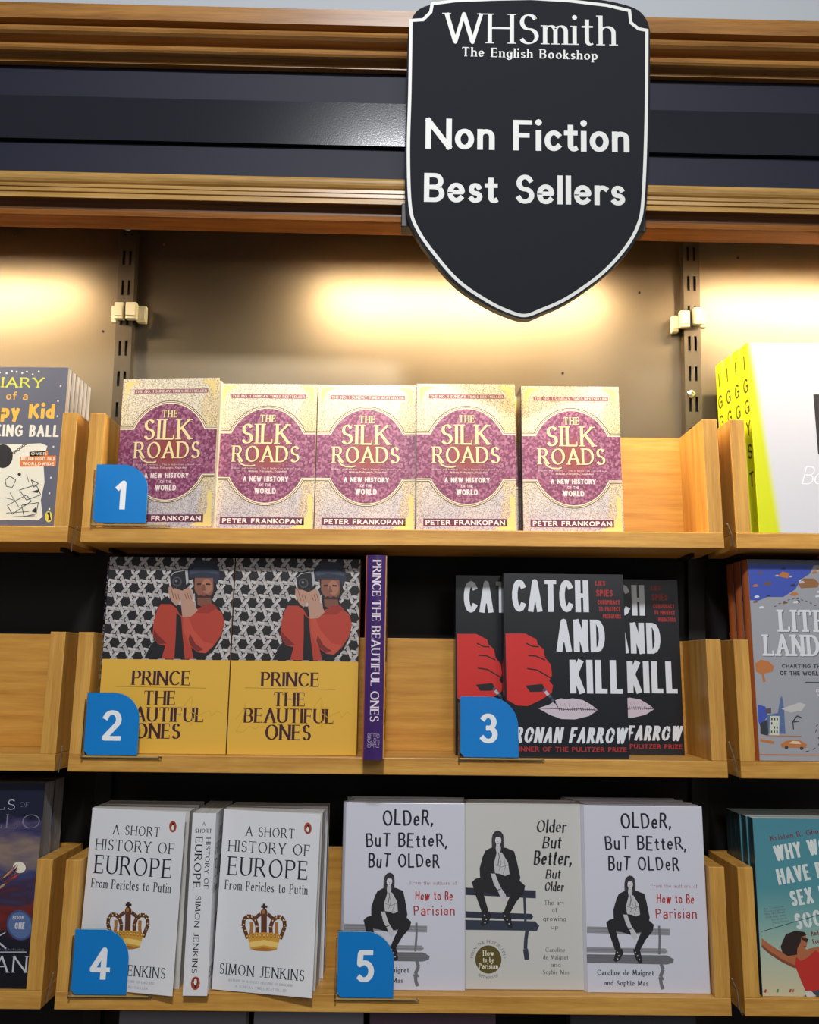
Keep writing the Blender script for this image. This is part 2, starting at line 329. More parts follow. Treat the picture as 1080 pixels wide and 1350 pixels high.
def clip(pg, x0, y0, x1, y1):
    for ax, lim, sg in ((0, x0, 1), (0, x1, -1), (1, y0, 1), (1, y1, -1)):
        o = []
        for i in range(len(pg)):
            a, b = pg[i-1], pg[i]; ia, ib = (a[ax]-lim)*sg >= 0, (b[ax]-lim)*sg >= 0
            if ia != ib: t = (lim-a[ax])/(b[ax]-a[ax]); o.append((a[0]+(b[0]-a[0])*t, a[1]+(b[1]-a[1])*t))
            if ib: o.append(b)
        pg = o
        if len(pg) < 3: return None
    return pg
class Print(B):
    """flat printing on a face; units millimetres, x right, y up; layer lifts later ink a hair"""
    def __init__(s, W, H, quad=None, lay=0):
        super().__init__(); s.W, s.H, s.lay = W, H, lay; s.q = quad
    def px(s, x, y):
        """inverse bilinear: pixel of a zoomed crop -> mm on the face (quad = TL,TR,BR,BL)"""
        a, b, c, d = s.q; u = v = .5
        for _ in range(12):
            X = (1-v)*((1-u)*a[0]+u*b[0])+v*((1-u)*d[0]+u*c[0]); Y = (1-v)*((1-u)*a[1]+u*b[1])+v*((1-u)*d[1]+u*c[1])
            Xu = (1-v)*(b[0]-a[0])+v*(c[0]-d[0]); Yu = (1-v)*(b[1]-a[1])+v*(c[1]-d[1])
            Xv = (1-u)*(d[0]-a[0])+u*(c[0]-b[0]); Yv = (1-u)*(d[1]-a[1])+u*(c[1]-b[1])
            D = Xu*Yv-Xv*Yu; ex, ey = x-X, y-Y; u += (ex*Yv-Xv*ey)/D; v += (Xu*ey-ex*Yu)/D
        return (u*s.W, (1-v)*s.H)
    def up(s, n=1): s.lay += n; return s
    def raw(s, pts, M, cl=True):
        if cl and s.W and any(not(-.01 <= x <= s.W+.01 and -.01 <= y <= s.H+.01) for x, y in pts):
            pts = clip(pts, .05, .05, s.W-.05, s.H-.05)
            if not pts: return
        A = sum(pts[i-1][0]*pts[i][1]-pts[i][0]*pts[i-1][1] for i in range(len(pts)))
        if A < 0: pts = pts[::-1]
        s.k = getattr(s, 'k', 0)+1; e = .00007+s.lay*.000025+(s.k % 8)*.000002
        s.poly([(x/1000, -e, y/1000) for x, y in pts], M)
    def pp(s, pts, M, cl=True): s.raw([s.px(*p) for p in pts], M, cl)
    def rect(s, x0, y0, x1, y1, M): s.raw([(x0, y0), (x1, y0), (x1, y1), (x0, y1)], M)
    def line(s, pts, w, M, px=True):
        P = [s.px(*p) for p in pts] if px else pts
        for a, b in zip(P, P[1:]):
            dx, dy = b[0]-a[0], b[1]-a[1]; L = math.hypot(dx, dy) or 1; nx, ny = -dy/L*w/2, dx/L*w/2
            s.raw([(a[0]+nx, a[1]+ny), (a[0]-nx, a[1]-ny), (b[0]-nx, b[1]-ny), (b[0]+nx, b[1]+ny)], M)
    def text(s, t, cx, base, h, M, style='roman', w=None, rot=0, nseg=24, arc=None):
        pg, tw = letters(t, style, nseg, w/h if w else None); kx = (w/tw if w else h); c, sn = cos(R(rot)), sin(R(rot))
        for p in pg:
            q = []
            for x, y in p:
                X, Y = (x-tw/2)*kx, y*h
                if arc: a = R(arc[1])-X/arc[0]*(1 if arc[0] > 0 else 1); r = arc[0]+Y; q.append((cx+r*cos(a), base+r*sin(a)))
                else: q.append((cx+X*c-Y*sn, base+X*sn+Y*c))
            s.raw(q, M)
    def tx(s, t, x0, x1, yt, yb, M, style='roman', nseg=24):
        """text inside a pixel box of the crop (yt cap top, yb baseline, both at the box centre)"""
        xm = (x0+x1)/2; a = s.px(x0, yb); b = s.px(x1, yb); c = s.px(xm, yb); d = s.px(xm, yt)
        s.text(t, c[0], c[1], d[1]-c[1], M, style, b[0]-a[0], 0, nseg)
    def ell(s, x, y, rx, ry, M, n=24): s.raw(disc(x, y, rx, n, ry), M)
    def pell(s, x, y, rx, ry, M, n=20):
        s.pp(disc(x, y, rx, n, ry), M)
def onface(pr, name, parent, label=None):
    o = pr.build(name, parent)
    if label: o['label'] = label
    return o

# ------------------------------------------------------------------ the setting
def box_obj(name, a, b, M, parent=None, bev=0, T=None):
    q = B(); q.box(a, b, M, bev); return q.build(name, parent, T)
YW = .135
wallb = box_obj('wall_back', (-2.2, YW+.012, 0), (2.2, YW+.10, 2.95), PAINT); tag(wallb, kind='structure')
flo = box_obj('floor', (-2.2, -3.2, -.05), (2.2, YW+.10, 0), mat('grey floor tiles', (120,116,110), .5)); tag(flo, kind='structure')

# cornice: swept wooden mouldings and lacquered fascia
YC = -.045
LA, LB = at(0, 226, YC), at(1080, 250.5, YC)
croll = math.atan2((LB-LA).z, (LB-LA).x); CF = Mx.Translation(at(270, 232, YC)) @ Mx.Rotation(-croll, 4, 'Y')
CI = CF.inverted()
def cz(py, y=YC): return (CI @ at(270, py, y)).z
def cx_(px, py=232): return (CI @ at(px, py, YC)).x
X0, X1 = -1.5, 2.0
corn = empty('display_cornice', CF, 'long wooden cornice with dark navy fascia running above the top shelf', 'cornice')
def sw(name, prof, M, x0=X0, x1=X1, lab=None):
    q = B(); q.sweep(prof, x0, x1, M); o = q.build(name, corn)
    if lab: o['label'] = lab
    return o
def arcp(zc, r, y, n=8, ry=None):   # half round bulging to -y, from top to bottom
    return [(y-(ry or r)*cos(a), zc+r*sin(a)) for a in [pi/2-pi*k/n for k in range(n+1)]]
def prof(*parts, back=.03):
    P = []
    for p in parts: P += p if isinstance(p, list) else [p]
    return [(back, P[0][1])]+P+[(back, P[-1][1])]
z = cz
def half(y0, y1, y, d): a, b = z(y0), z(y1); return arcp((a+b)/2, (a-b)/2, y, 8, d)
sw('crown_moulding', prof((-.016, z(20)), (-.016, z(40)), (-.004, z(41)), (-.004, z(45)), half(45, 61, -.002, .016), (0, z(63)), (0, z(66)), half(66, 79, -.002, .010), (.003, z(80)), (.003, z(84))), WM, lab='golden brown rounded crown moulding')
sw('fascia_panel', [(.012, z(84)), (.012, z(126)), (.03, z(126)), (.03, z(84))], NAVY)
sw('fascia_panel', [(.008, z(126)), (.004, z(185)), (.03, z(185)), (.03, z(126))], NAVYG, lab='polished middle fascia panel')
sw('fascia_panel', [(.010, z(186.5)), (.006, z(231)), (.03, z(231)), (.03, z(186.5))], NAVY)
sw('lower_moulding', prof((0, z(231)), half(231.5, 248, 0, .007), (-.004, z(249)), (-.008, z(250)), (-.008, z(254)), (-.004, z(255)), (-.010, z(256.5)), (-.010, z(261)), (-.005, z(262)), (-.011, z(263.5)), (-.012, z(270)), back=.04), WM2, lab='reeded light wood moulding')
sw('cove', [(-.010, z(270)), (-.004, z(272)), (.000, z(276)), (-.001, z(281)), (.03, z(281)), (.03, z(270))], WD)
sw('bottom_lip', [(-.002, z(281)), (-.006, z(283)), (-.006, z(290)), (-.003, z(291)), (.027, z(292.2)), (.027, z(284)), (.024, z(281))], WR, lab='red brown underside lip')
box_obj('top_board', (X0, .03, z(24)), (X1, .19, z(12)), WM, corn)

# back panels of the bays, uprights, lamps
XG = [-.4-.8, -.4, .4, 1.2]
zt, zb_ = EYE+.62, .15
for i in range(3):
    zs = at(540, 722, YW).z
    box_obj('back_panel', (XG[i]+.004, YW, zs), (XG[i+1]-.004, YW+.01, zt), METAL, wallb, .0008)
    box_obj('shade_painted_panel', (XG[i]+.004, YW, zb_), (XG[i+1]-.004, YW+.01, zs-.001), SHADEP, wallb, .0008)  # same back wall continued, with its shade put into the colour
for px_, py_ in ((742, 492), (217, 322), (136, 437), (268, 300), (843, 386), (973, 340), (20, 310)):
    p = at(px_, py_, YW); q = B(); q.lathe([(.0018, 0), (.0018, .001), (.0011, .0012), (.0009, .0002)], UPD if px_ != 217 else SCREW, Mx.Translation((p.x, YW, p.z)) @ Mx.Rotation(R(90), 4, 'X'), 12); q.build('screw_hole', wallb)
def upright(px0, py0, px1, py1, label, scr):
    a, b = at(px0, py0, YW-.012), at(px1, py1, YW-.012); x = (a.x+b.x)/2
    root = empty('slotted_upright', Mx.Translation((x, YW, 0)), label, 'shelf upright', 'steel uprights between the bays')
    zT = EYE+.50; zS = at(px0, 340.5 if px0 < 500 else 335, YW-.012).z; W = .0115; y = -.0125; pitch = .0432; ZM = at(540, 730, YW).z
    q = B(); q.box((-W, y, ZM), (-W+.0012, 0, zT), UPR); q.box((W-.0012, y, ZM), (W, 0, zT), UPR); q.box((-W+.001, -.006, ZM), (W-.001, 0, zT), UPD)
    q.build('channel', root)
    box_obj('shade_painted_channel', (-W, y, .2), (W, 0, ZM-.001), SHADEP, root, .001)  # same steel upright, shade below the top tray painted into it
    q = B()
    for s in (-1, 1):
        q.box((-W, y-.0015, ZM), (-.0062, y, zT), UPR) if s < 0 else q.box((.0062, y-.0015, ZM), (W, y, zT), UPR)
    q.box((-.0025, y-.0015, ZM), (.0025, y, zT), UPR)
    k = -2
    zz = zS+pitch*3
    while zz-pitch > ZM:
        for s in (-1, 1):
            xa, xb = sorted((s*.0025, s*.0062)); q.box((xa, y-.0015, zz-pitch+.0105), (xb, y, zz-.0105), UPR)
        zz -= pitch
    q.build('slotted_face', root)
    for sx, sy in scr:
        p = at(sx, sy, YW-.015); c = B(); T = Mx.Translation((p.x-x, y-.0014, p.z)) @ Mx.Rotation(R(90), 4, 'X')
        c.lathe([(.0062, 0), (.006, .0012), (.0045, .0024), (.0022, .0026), (.0020, .0012)], SCREW, T, 20); c.build('screw', root, smooth=False)
    return root, x
U1, ux1 = upright(168.5, 300, 163, 489, 'slotted steel upright left of the medallion paperbacks', [(169, 299)])
U2, ux2 = upright(912.5, 308, 911, 497, 'slotted steel upright right of centre, above the trays of the yellow spined books', [(912, 519), (912, 313)])
def clips(root, x, y0, y1, bits):
    for (a, b, dep, dy) in bits:
        p, q_ = at(a, y0+dy, YW-.02), at(b, y1+dy, YW-.02)
        c = B(); c.box((p.x-x, -dep, q_.z), (q_.x-x, -dep+.010, p.z), CLIP, .0012); c.box((p.x-x+.001, -dep-.0015, q_.z+.004), (q_.x-x-.001, -dep, p.z-.004), CLIP, .0005)
        c.build('plastic_clip', root)
clips(U1, ux1, 399, 421, [(145, 154, .014, 2), (152, 163, .024, 0), (167, 180, .024, 0), (179, 190, .014, 2)])
clips(U2, ux2, 408, 430, [(888, 897, .014, 6), (896, 909, .024, 2), (914, 926, .024, -2), (924, 934, .014, 0)])

zl = (CF @ V((0, 0, z(284)))).z
for i, (xa, xb, en) in enumerate(((-1.05, -.50, 1), (-.13, .31, 1), (.45, 1.05, 1))):
    t = empty('tube_lamp', Mx.Translation(((xa+xb)/2, 0.006, zl+.0215)), 'strip lamp hidden behind the cornice above the %s' % ('left bay', 'middle bay', 'right bay')[i], 'lamp', 'strip lamps behind the cornice')
    h = (xb-xa)/2; c = B(); c.lathe([(.007, -h), (.007, h)], TUBE, Mx.Rotation(R(90), 4, 'Y'), 16); c.build('tube', t, smooth=False)
    c = B(); c.box((-h-.02, -.012, .012), (h+.02, .012, .03), LAMPW, .002); c.box((-h-.03, .012, -.0065), (h+.03, .0135, .014), LAMPW); c.box((-h-.02, -.009, -.009), (-h-.001, .009, .014), LAMPW, .002); c.box((h+.001, -.009, -.009), (h+.02, .009, .014), LAMPW, .002); c.build('housing_and_baffle', t)  # thin rear plate is an unseen baffle, added to shade the upper wall

# ------------------------------------------------------------------ shelf trays
TILT = .0865
ROWPX = {1: ((97, 715), (964, 723)), 2: ((80, 1017), (967.5, 1026)), 3: ((62, 1331), (973, 1340))}
ROW = {}
for k, (l, r) in ROWPX.items():
    a, b = at(*l, 0), at(*r, 0); rr = math.atan2((b-a).z, (b-a).x)
    ROW[k] = Mx.Translation(a) @ Mx.Rotation(-rr, 4, 'Y') @ Mx.Rotation(-TILT, 4, 'X')
a = ROW[3].translation.copy(); ROW[4] = Mx.Translation(a-V((-.0015, 0, .272))) @ Mx.Rotation(-TILT, 4, 'X')
G, TH, PT, TD, TB = .0078, .1635, .0185, .090, .0195
def tray(k, col, label):
    M = ROW[k] @ Mx.Translation((.8*col, 0, 0)); root = empty('shelf_tray', M, label, 'shelf', 'wooden shelf trays')
    L, Rr = G, .8-G
    box_obj('shelf_board', (L, 0, 0), (Rr, TD+.010, TB), WX, root, .0008)
    for x in (L, Rr-PT): box_obj('side_panel', (x, .0004, TB), (x+PT, TD, TH), WZ, root, .0008)
    box_obj('back_board', (L+.0002, TD, TB), (Rr-.0002, TD+.009, TH), WBK, root, .0006)
    for x in (L+.02, Rr-.026): box_obj('bracket', (x, .045, -.005), (x+.004, .1, 0), UPD, root)
    return root
WH = {1: 'top', 2: 'second', 3: 'third', 4: 'lowest'}
for k in (1, 2, 3, 4):
    for col, side in ((-1, 'left'), (0, 'middle'), (1, 'right')):
        d = {(1, 0): 'holding the medallion paperbacks', (2, 0): 'holding the gold and black books', (3, 0): 'holding the white books', (2, -1): 'standing empty', (1, 1): 'holding the yellow spined books', (2, 1): 'holding the map covered book', (3, 1): 'holding the teal books', (1, -1): 'holding the grey comic books', (3, -1): 'holding the dark night sky books', (4, -1): 'cut off below the frame', (4, 0): 'cut off below the frame', (4, 1): 'cut off below the frame'}[(k, col)]
        tray(k, col, 'beech shelf tray in the %s bay, %s row, %s' % (side, WH[k], d))
def M_at(row, x, a, yaw=0, lean=0, roll=0, b=TB):
    return ROW[row] @ Mx.Translation((x, a, b+.0002)) @ Mx.Rotation(R(yaw), 4, 'Z') @ Mx.Rotation(-R(lean), 4, 'X') @ Mx.Rotation(R(roll), 4, 'Y')

# thin wires hanging in the gaps between the trays
for (pts, lab) in (([(101, 694), (99, 704), (95, 716), (94, 727)], 'thin grey wire in the gap left of card one'), ([(959, 690), (965, 706), (967, 720), (971, 726)], 'thin grey wire in the gap right of the top tray'),
                   ([(82, 984), (80, 1000), (77, 1018)], 'thin grey wire in the gap left of card two'), ([(961, 978), (970, 1005), (972, 1022), (976, 1026)], 'thin grey wire in the gap beside the map covered book'),
                   ([(70, 1283), (66, 1300), (61, 1322)], 'thin grey wire in the gap left of card four'), ([(965, 1290), (972, 1306), (975, 1330), (979, 1338)], 'thin grey wire in the gap beside the teal book')):
    q = B(); q.tube([at(x, y, -.002+.006*i) for i, (x, y) in enumerate(pts)], .0007, mat('grey wire', (150,148,140), .4, .5), 6)
    tag(q.build('wire'), lab, 'wire', 'wires in the gaps between the trays')

# ------------------------------------------------------------------ books
def book(W, H, T, cov, spine=None, back=None, pg=PG, hard=False, openn=0, kick=0, name='paperback_book', twist=0):
    """origin: lower left front corner of the closed book; front cover looks to -y, spine at x=0"""
    W, H, T = W/1000, H/1000, T/1000
    root = empty(name); t = .0024 if hard else .0006; i = .003 if hard else .0004
    c = B(); c.box((0, 0, 0), (W, t, H), cov, t*.35 if hard else .0002); fc = c.build('front_cover', root)
    if openn: fc.matrix_local = Mx.Translation((0, 0, H)) @ Mx.Rotation(-R(kick), 4, 'X') @ Mx.Translation((0, 0, -H)) @ Mx.Rotation(-R(openn), 4, 'Z')
    c = B(); c.box((0, T-t, 0), (W, T, H), back or cov, t*.3 if hard else .0002); c.build('back_cover', root)
    c = B()
    if hard:
        n = 8; P = [(0-.0035*sin(pi*k/n)-0, t*.5+(T-t)*k/n) for k in range(n+1)]
        pts = [(x, y) for x, y in P]+[(t, T), (t, 0)]
        k0 = len(c.v); m_ = len(pts); c.v += [(x, y, 0) for x, y in pts]+[(x, y, H) for x, y in pts]; mi = c.mi(spine or cov)
        for k in range(m_): l = (k+1) % m_; c.f.append((k, k+m_, l+m_, l)); c.m.append(mi)
        c.f.append(tuple(range(m_))); c.m.append(mi); c.f.append(tuple(range(2*m_-1, m_-1, -1))); c.m.append(mi)
    else: c.box((-.0004, 0, 0), (.0006, T, H), spine or cov, .0003)
    sp = c.build('spine', root)
    # page block, fore edge slightly hollow
    n = 6; c = B(); x0, x1 = .0012, W-i; y0, y1 = t+.0001, T-t-.0001; dz = i
    pts = [(x0, y0)]+[(x1-.0018*sin(pi*k/n)*(1 if hard else .5), y0+(y1-y0)*k/n) for k in range(n+1)]+[(x0, y1)]
    m_ = len(pts); c.v += [(x, y, dz) for x, y in pts]+[(x, y, H-dz) for x, y in pts]; mi = c.mi(pg)
    for k in range(m_): l = (k+1) % m_; c.f.append((k, l, l+m_, k+m_)); c.m.append(mi)
    c.f.append(tuple(range(m_-1, -1, -1))); c.m.append(mi); c.f.append(tuple(range(m_, 2*m_))); c.m.append(mi)
    c.build('page_block', root)
    root['_d'] = 0; del root['_d']
    return root, fc, sp
def spine_print(pr, name, root, T, H):
    """print made for a T x H face, turned onto the spine (x=0 plane looking to -x)"""
    o = pr.build(name, root); o.data.transform(Mx.Translation((-.0004, T/1000, 0)) @ Mx.Rotation(-R(90), 4, 'Z')); return o

# ---- 1: purple medallion paperbacks
def silk_mat():
    M = mat('speckled gilt paper', (222,205,170), .42, Coat_Weight=.2, Coat_Roughness=.3); nt = NT(M)
    tc = nt.n('ShaderNodeTexCoord'); sp = nt.n('ShaderNodeSeparateXYZ'); nt.l(tc.outputs['Object'], sp.inputs[0])
    vo = nt.n('ShaderNodeTexVoronoi', Scale=1100.0); nt.l(tc.outputs['Object'], vo.inputs['Vector'])
    n1 = nt.n('ShaderNodeTexNoise', Scale=26.0, Detail=3.0); nt.l(tc.outputs['Object'], n1.inputs['Vector'])
    mr = nt.n('ShaderNodeMapRange'); mr.inputs['From Min'].default_value = 0; mr.inputs['From Max'].default_value = .192; nt.l(sp.outputs[2], mr.inputs[0])
    ad = nt.n('ShaderNodeMath', operation='MULTIPLY_ADD'); ad.inputs[1].default_value = .35; nt.l(n1.outputs[0], ad.inputs[0]); nt.l(mr.outputs[0], ad.inputs[2])
    base = ramp(nt, [(.18, (184,184,200)), (.42, (216,206,196)), (.75, (226,210,168)), (1.0, (236,224,196))], ad.outputs[0])
    mx = nt.n('ShaderNodeMapRange'); mx.inputs['From Min'].default_value = .0; mx.inputs['From Max'].default_value = .126; nt.l(sp.outputs[0], mx.inputs[0])
    a2 = nt.n('ShaderNodeMath', operation='MULTIPLY_ADD'); a2.inputs[1].default_value = .3; nt.l(n1.outputs[0], a2.inputs[0]); nt.l(mx.outputs[0], a2.inputs[2])
    gold = ramp(nt, [(.14, (170,140,60)), (.26, (0,0,0)), (1.0, (0,0,0)), (1.15, (190,150,60))], a2.outputs[0])
    gm = nt.n('ShaderNodeMix', data_type='RGBA', blend_type='MIX'); gf = nt.n('ShaderNodeRGBToBW'); nt.l(gold, gf.inputs[0]); gk = nt.n('ShaderNodeMath', operation='MULTIPLY'); gk.inputs[1].default_value = 1.0; nt.l(gf.outputs[0], gk.inputs[0])
    nt.l(gk.outputs[0], gm.inputs[0]); nt.l(base, gm.inputs[6]); gm.inputs[7].default_value = (*s2l((236,200,92)), 1)
    sp2 = ramp(nt, [(.30, (0,0,0)), (.36, (255,255,255))], vo.outputs['Color'])
    fm = nt.n('ShaderNodeMix', data_type='RGBA', blend_type='MULTIPLY'); fm.inputs[0].default_value = .62
    spk = ramp(nt, [(.0, (120,84,92)), (.34, (150,118,96)), (.42, (255,255,255))], vo.outputs['Color'])
    nt.l(gm.outputs[2], fm.inputs[6]); nt.l(spk, fm.inputs[7]); nt.l(fm.outputs[2], nt.b.inputs['Base Color'])
    return M
def purple_mat():
    M = mat('purple medallion ink', (120,50,84), .45); nt = NT(M); tc = nt.n('ShaderNodeTexCoord')
    vo = nt.n('ShaderNodeTexVoronoi', Scale=420.0); nt.l(tc.outputs['Object'], vo.inputs['Vector'])
    c1 = ramp(nt, [(.25, (112,48,80)), (.5, (138,66,100)), (.8, (172,112,136))], vo.outputs['Color'])
    mp = nt.n('ShaderNodeMapping'); nt.l(tc.outputs['Object'], mp.inputs[0]); mp.inputs['Location'].default_value = (-.064, 0, -.098); mp.inputs['Scale'].default_value = (1, 0, 1)
    ln = nt.n('ShaderNodeVectorMath', operation='LENGTH'); nt.l(mp.outputs[0], ln.inputs[0])
    fac = ramp(nt, [(.012, (255,255,255)), (.034, (0,0,0))], ln.outputs['Value'])
    mm = nt.n('ShaderNodeMix', data_type='RGBA'); nt.l(fac, mm.inputs[0]); nt.l(c1, mm.inputs[6]); mm.inputs[7].default_value = (*s2l((146,66,62)), 1)
    nt.l(mm.outputs[2], nt.b.inputs['Base Color']); return M
SILK, PURP = silk_mat(), purple_mat()
GOLDI = ink((240,222,160), .4); BRN = ink((88,48,40)); CRM = ink((244,232,196)); PLUM = ink((98,36,70))
def medal(p, off, M):
    W = 126; cx, cy, rx, ry, b0, b1 = 64, 97.5, 53-off, 63-off, 67+off, 127-off
    def xa(y): return rx*math.sqrt(max(0, 1-((y-cy)/ry)**2))
    a1 = math.asin((b1-cy)/ry); a0 = math.asin((b0-cy)/ry); P = [(W-.3, b0), (W-.3, b1)]
    P += [(cx+rx*cos(t), cy+ry*sin(t)) for t in [a1+(pi-2*a1)*k/24 for k in range(25)]]
    P += [(.3, b1), (.3, b0)]
    P += [(cx+rx*cos(t), cy+ry*sin(t)) for t in [pi-a0+(pi+2*a0)*k/24 for k in range(25)]]
    p.raw(P, M)
def silk_front(fc):
    p = Print(126, 192)
    for off, M in ((-2.6, BRN), (-1.6, CRM), (-.6, BRN), (.2, CRM), (1.5, PURP)): medal(p, off, M); p.up()
    onface(p, 'medallion', fc, 'purple round medallion with gold rim')
    p = Print(126, 192, lay=6)
    for dx, dy, M in ((.8, -.8, ink((88,36,44))), (0, 0, GOLDI)):
        p.text('THE', 64+dx, 141+dy, 9.6, M, 'bold', 20); p.text('SILK', 62+dx, 112.5+dy, 26, M, 'title', 62); p.text('ROADS', 63+dx, 88.5+dy, 21, M, 'title', 85)
        p.line([(28+dx, 92+dy), (32+dx, 86+dy), (38+dx, 83.4+dy), (46+dx, 83.2+dy), (50+dx, 84.5+dy)], 1.6, M, px=False); p.up()
    onface(p, 'title_lettering', fc, 'gold title lettering')
    p = Print(126, 192, lay=6); C = ink((240,225,215))
    p.text('Brilliant and fearless ... This is history on a grand scale', 64, 79.5, 2.1, C, 'roman', 88, nseg=50); p.text('William Dalrymple, Guardian', 66, 75.4, 2.2, C, 'bold', 48, nseg=50)
    p.text('A NEW HISTORY', 64, 63.4, 6.3, C, 'sansb', 57); p.text('OF THE', 64, 57, 3.6, C, 'sans', 15); p.text('WORLD', 64, 47.6, 7, C, 'sansb', 27); p.text('BLOOMSBURY', 64, 42.6, 1.7, ink((190,140,140)), 'sans', 20, nseg=50)
    onface(p, 'subtitle_lettering', fc)
    p = Print(126, 192); p.rect(16, 172.5, 112, 178, ink((150,88,92))); p.up(); p.text('THE NO. 1 SUNDAY TIMES BESTSELLER', 64, 173.6, 3.2, ink((248,236,220)), 'bold', 93, nseg=45)
    onface(p, 'top_strip', fc); p = Print(126, 192); p.rect(9, 8, 114, 17.5, PLUM); p.up(2); p.text('PETER FRANKOPAN', 61.5, 9.6, 6.2, ink((248,236,226)), 'sansb', 99)
    onface(p, 'author_lettering', fc, 'cream author name on a plum strip')
    p = Print(126, 192); Y = ink((236,210,130))   # gilt crescents in the lower corners
    for s_ in (0, 1):
        f = (lambda x: x) if s_ == 0 else (lambda x: 126-x)
        if s_: p.raw([(f(2), 3), (f(2), 44), (f(7), 50), (f(9), 40), (f(7), 28), (f(9), 20), (f(18), 9), (f(30), 4)], Y); onface(p, 'gilt_scroll', fc); p = Print(126, 192)
        p.raw([(f(4), 186), (f(9), 189), (f(24), 188), (f(12), 183), (f(8), 174), (f(5), 160)], Y); onface(p, 'gilt_scroll', fc); p = Print(126, 192)
def make_silk(T=40, openn=0):
    r, fc, sp = book(126, 192, T, SILK, spine=cover((58,40,48)), openn=openn, back=SILK); silk_front(fc)
    p = Print(T, 192); p.text('PETER FRANKOPAN', T/2-3, 40, 7, CRM, 'roman', 60, rot=-90); p.text('THE SILK ROADS', T/2-3, 125, 9, CRM, 'roman', 80, rot=-90); spine_print(p, 'spine_lettering', r, T, 192)
    return r
silk0 = make_silk()
silk1 = make_silk(36, 5)
gs = 'purple and gold medallion paperbacks on the top shelf'
def all_meshes(o, M=None):
    for ch in o.children:
        Mc = (M or Mx()) @ ch.matrix_parent_inverse @ ch.matrix_basis
        if ch.type == 'MESH': yield ch, Mc
        yield from all_meshes(ch, Mc)
def put(o, M, label, cat='book', group=None):
    """places a book and lets it rest on its shelf board"""
    k = min(ROW, key=lambda q: abs((ROW[q].inverted() @ M.translation).z-TB)); I = ROW[k].inverted()
    lo = min((I @ M @ Mc @ V(c)).z for ch, Mc in all_meshes(o) for c in ch.bound_box)
    o.matrix_world = Mx.Translation(ROW[k].to_3x3() @ V((0, 0, TB+.00015-lo))) @ M
    return tag(o, label, cat, group)
put(silk1, M_at(1, .0400, .0200, -1.0, -1.6, 0.4), 'thick purple medallion paperback behind the number one card, leftmost of its row', group=gs)
put(silk0, M_at(1, .1615, .024, 0, 0.3, 0), 'purple medallion paperback standing second from the left on the top shelf', group=gs)
put(copy_tree(silk0), M_at(1, .2885, .024, 0, .6, 0), 'purple medallion paperback in the middle of the five on the top shelf', group=gs)
put(copy_tree(silk0), M_at(1, .4158, .0215, 0, -1.4, -.2), 'purple medallion paperback fourth from the left, standing slightly forward', group=gs)
put(copy_tree(silk0), M_at(1, .5498, .0215, 0, .0, -.1), 'purple medallion paperback at the right end, beside the bare back board', group=gs)
silk2 = make_silk(24)
put(silk2, M_at(1, .5405, .0650, 0, 0, 0), 'purple medallion paperback tucked behind the rightmost one, dark spine edge showing', group=gs)

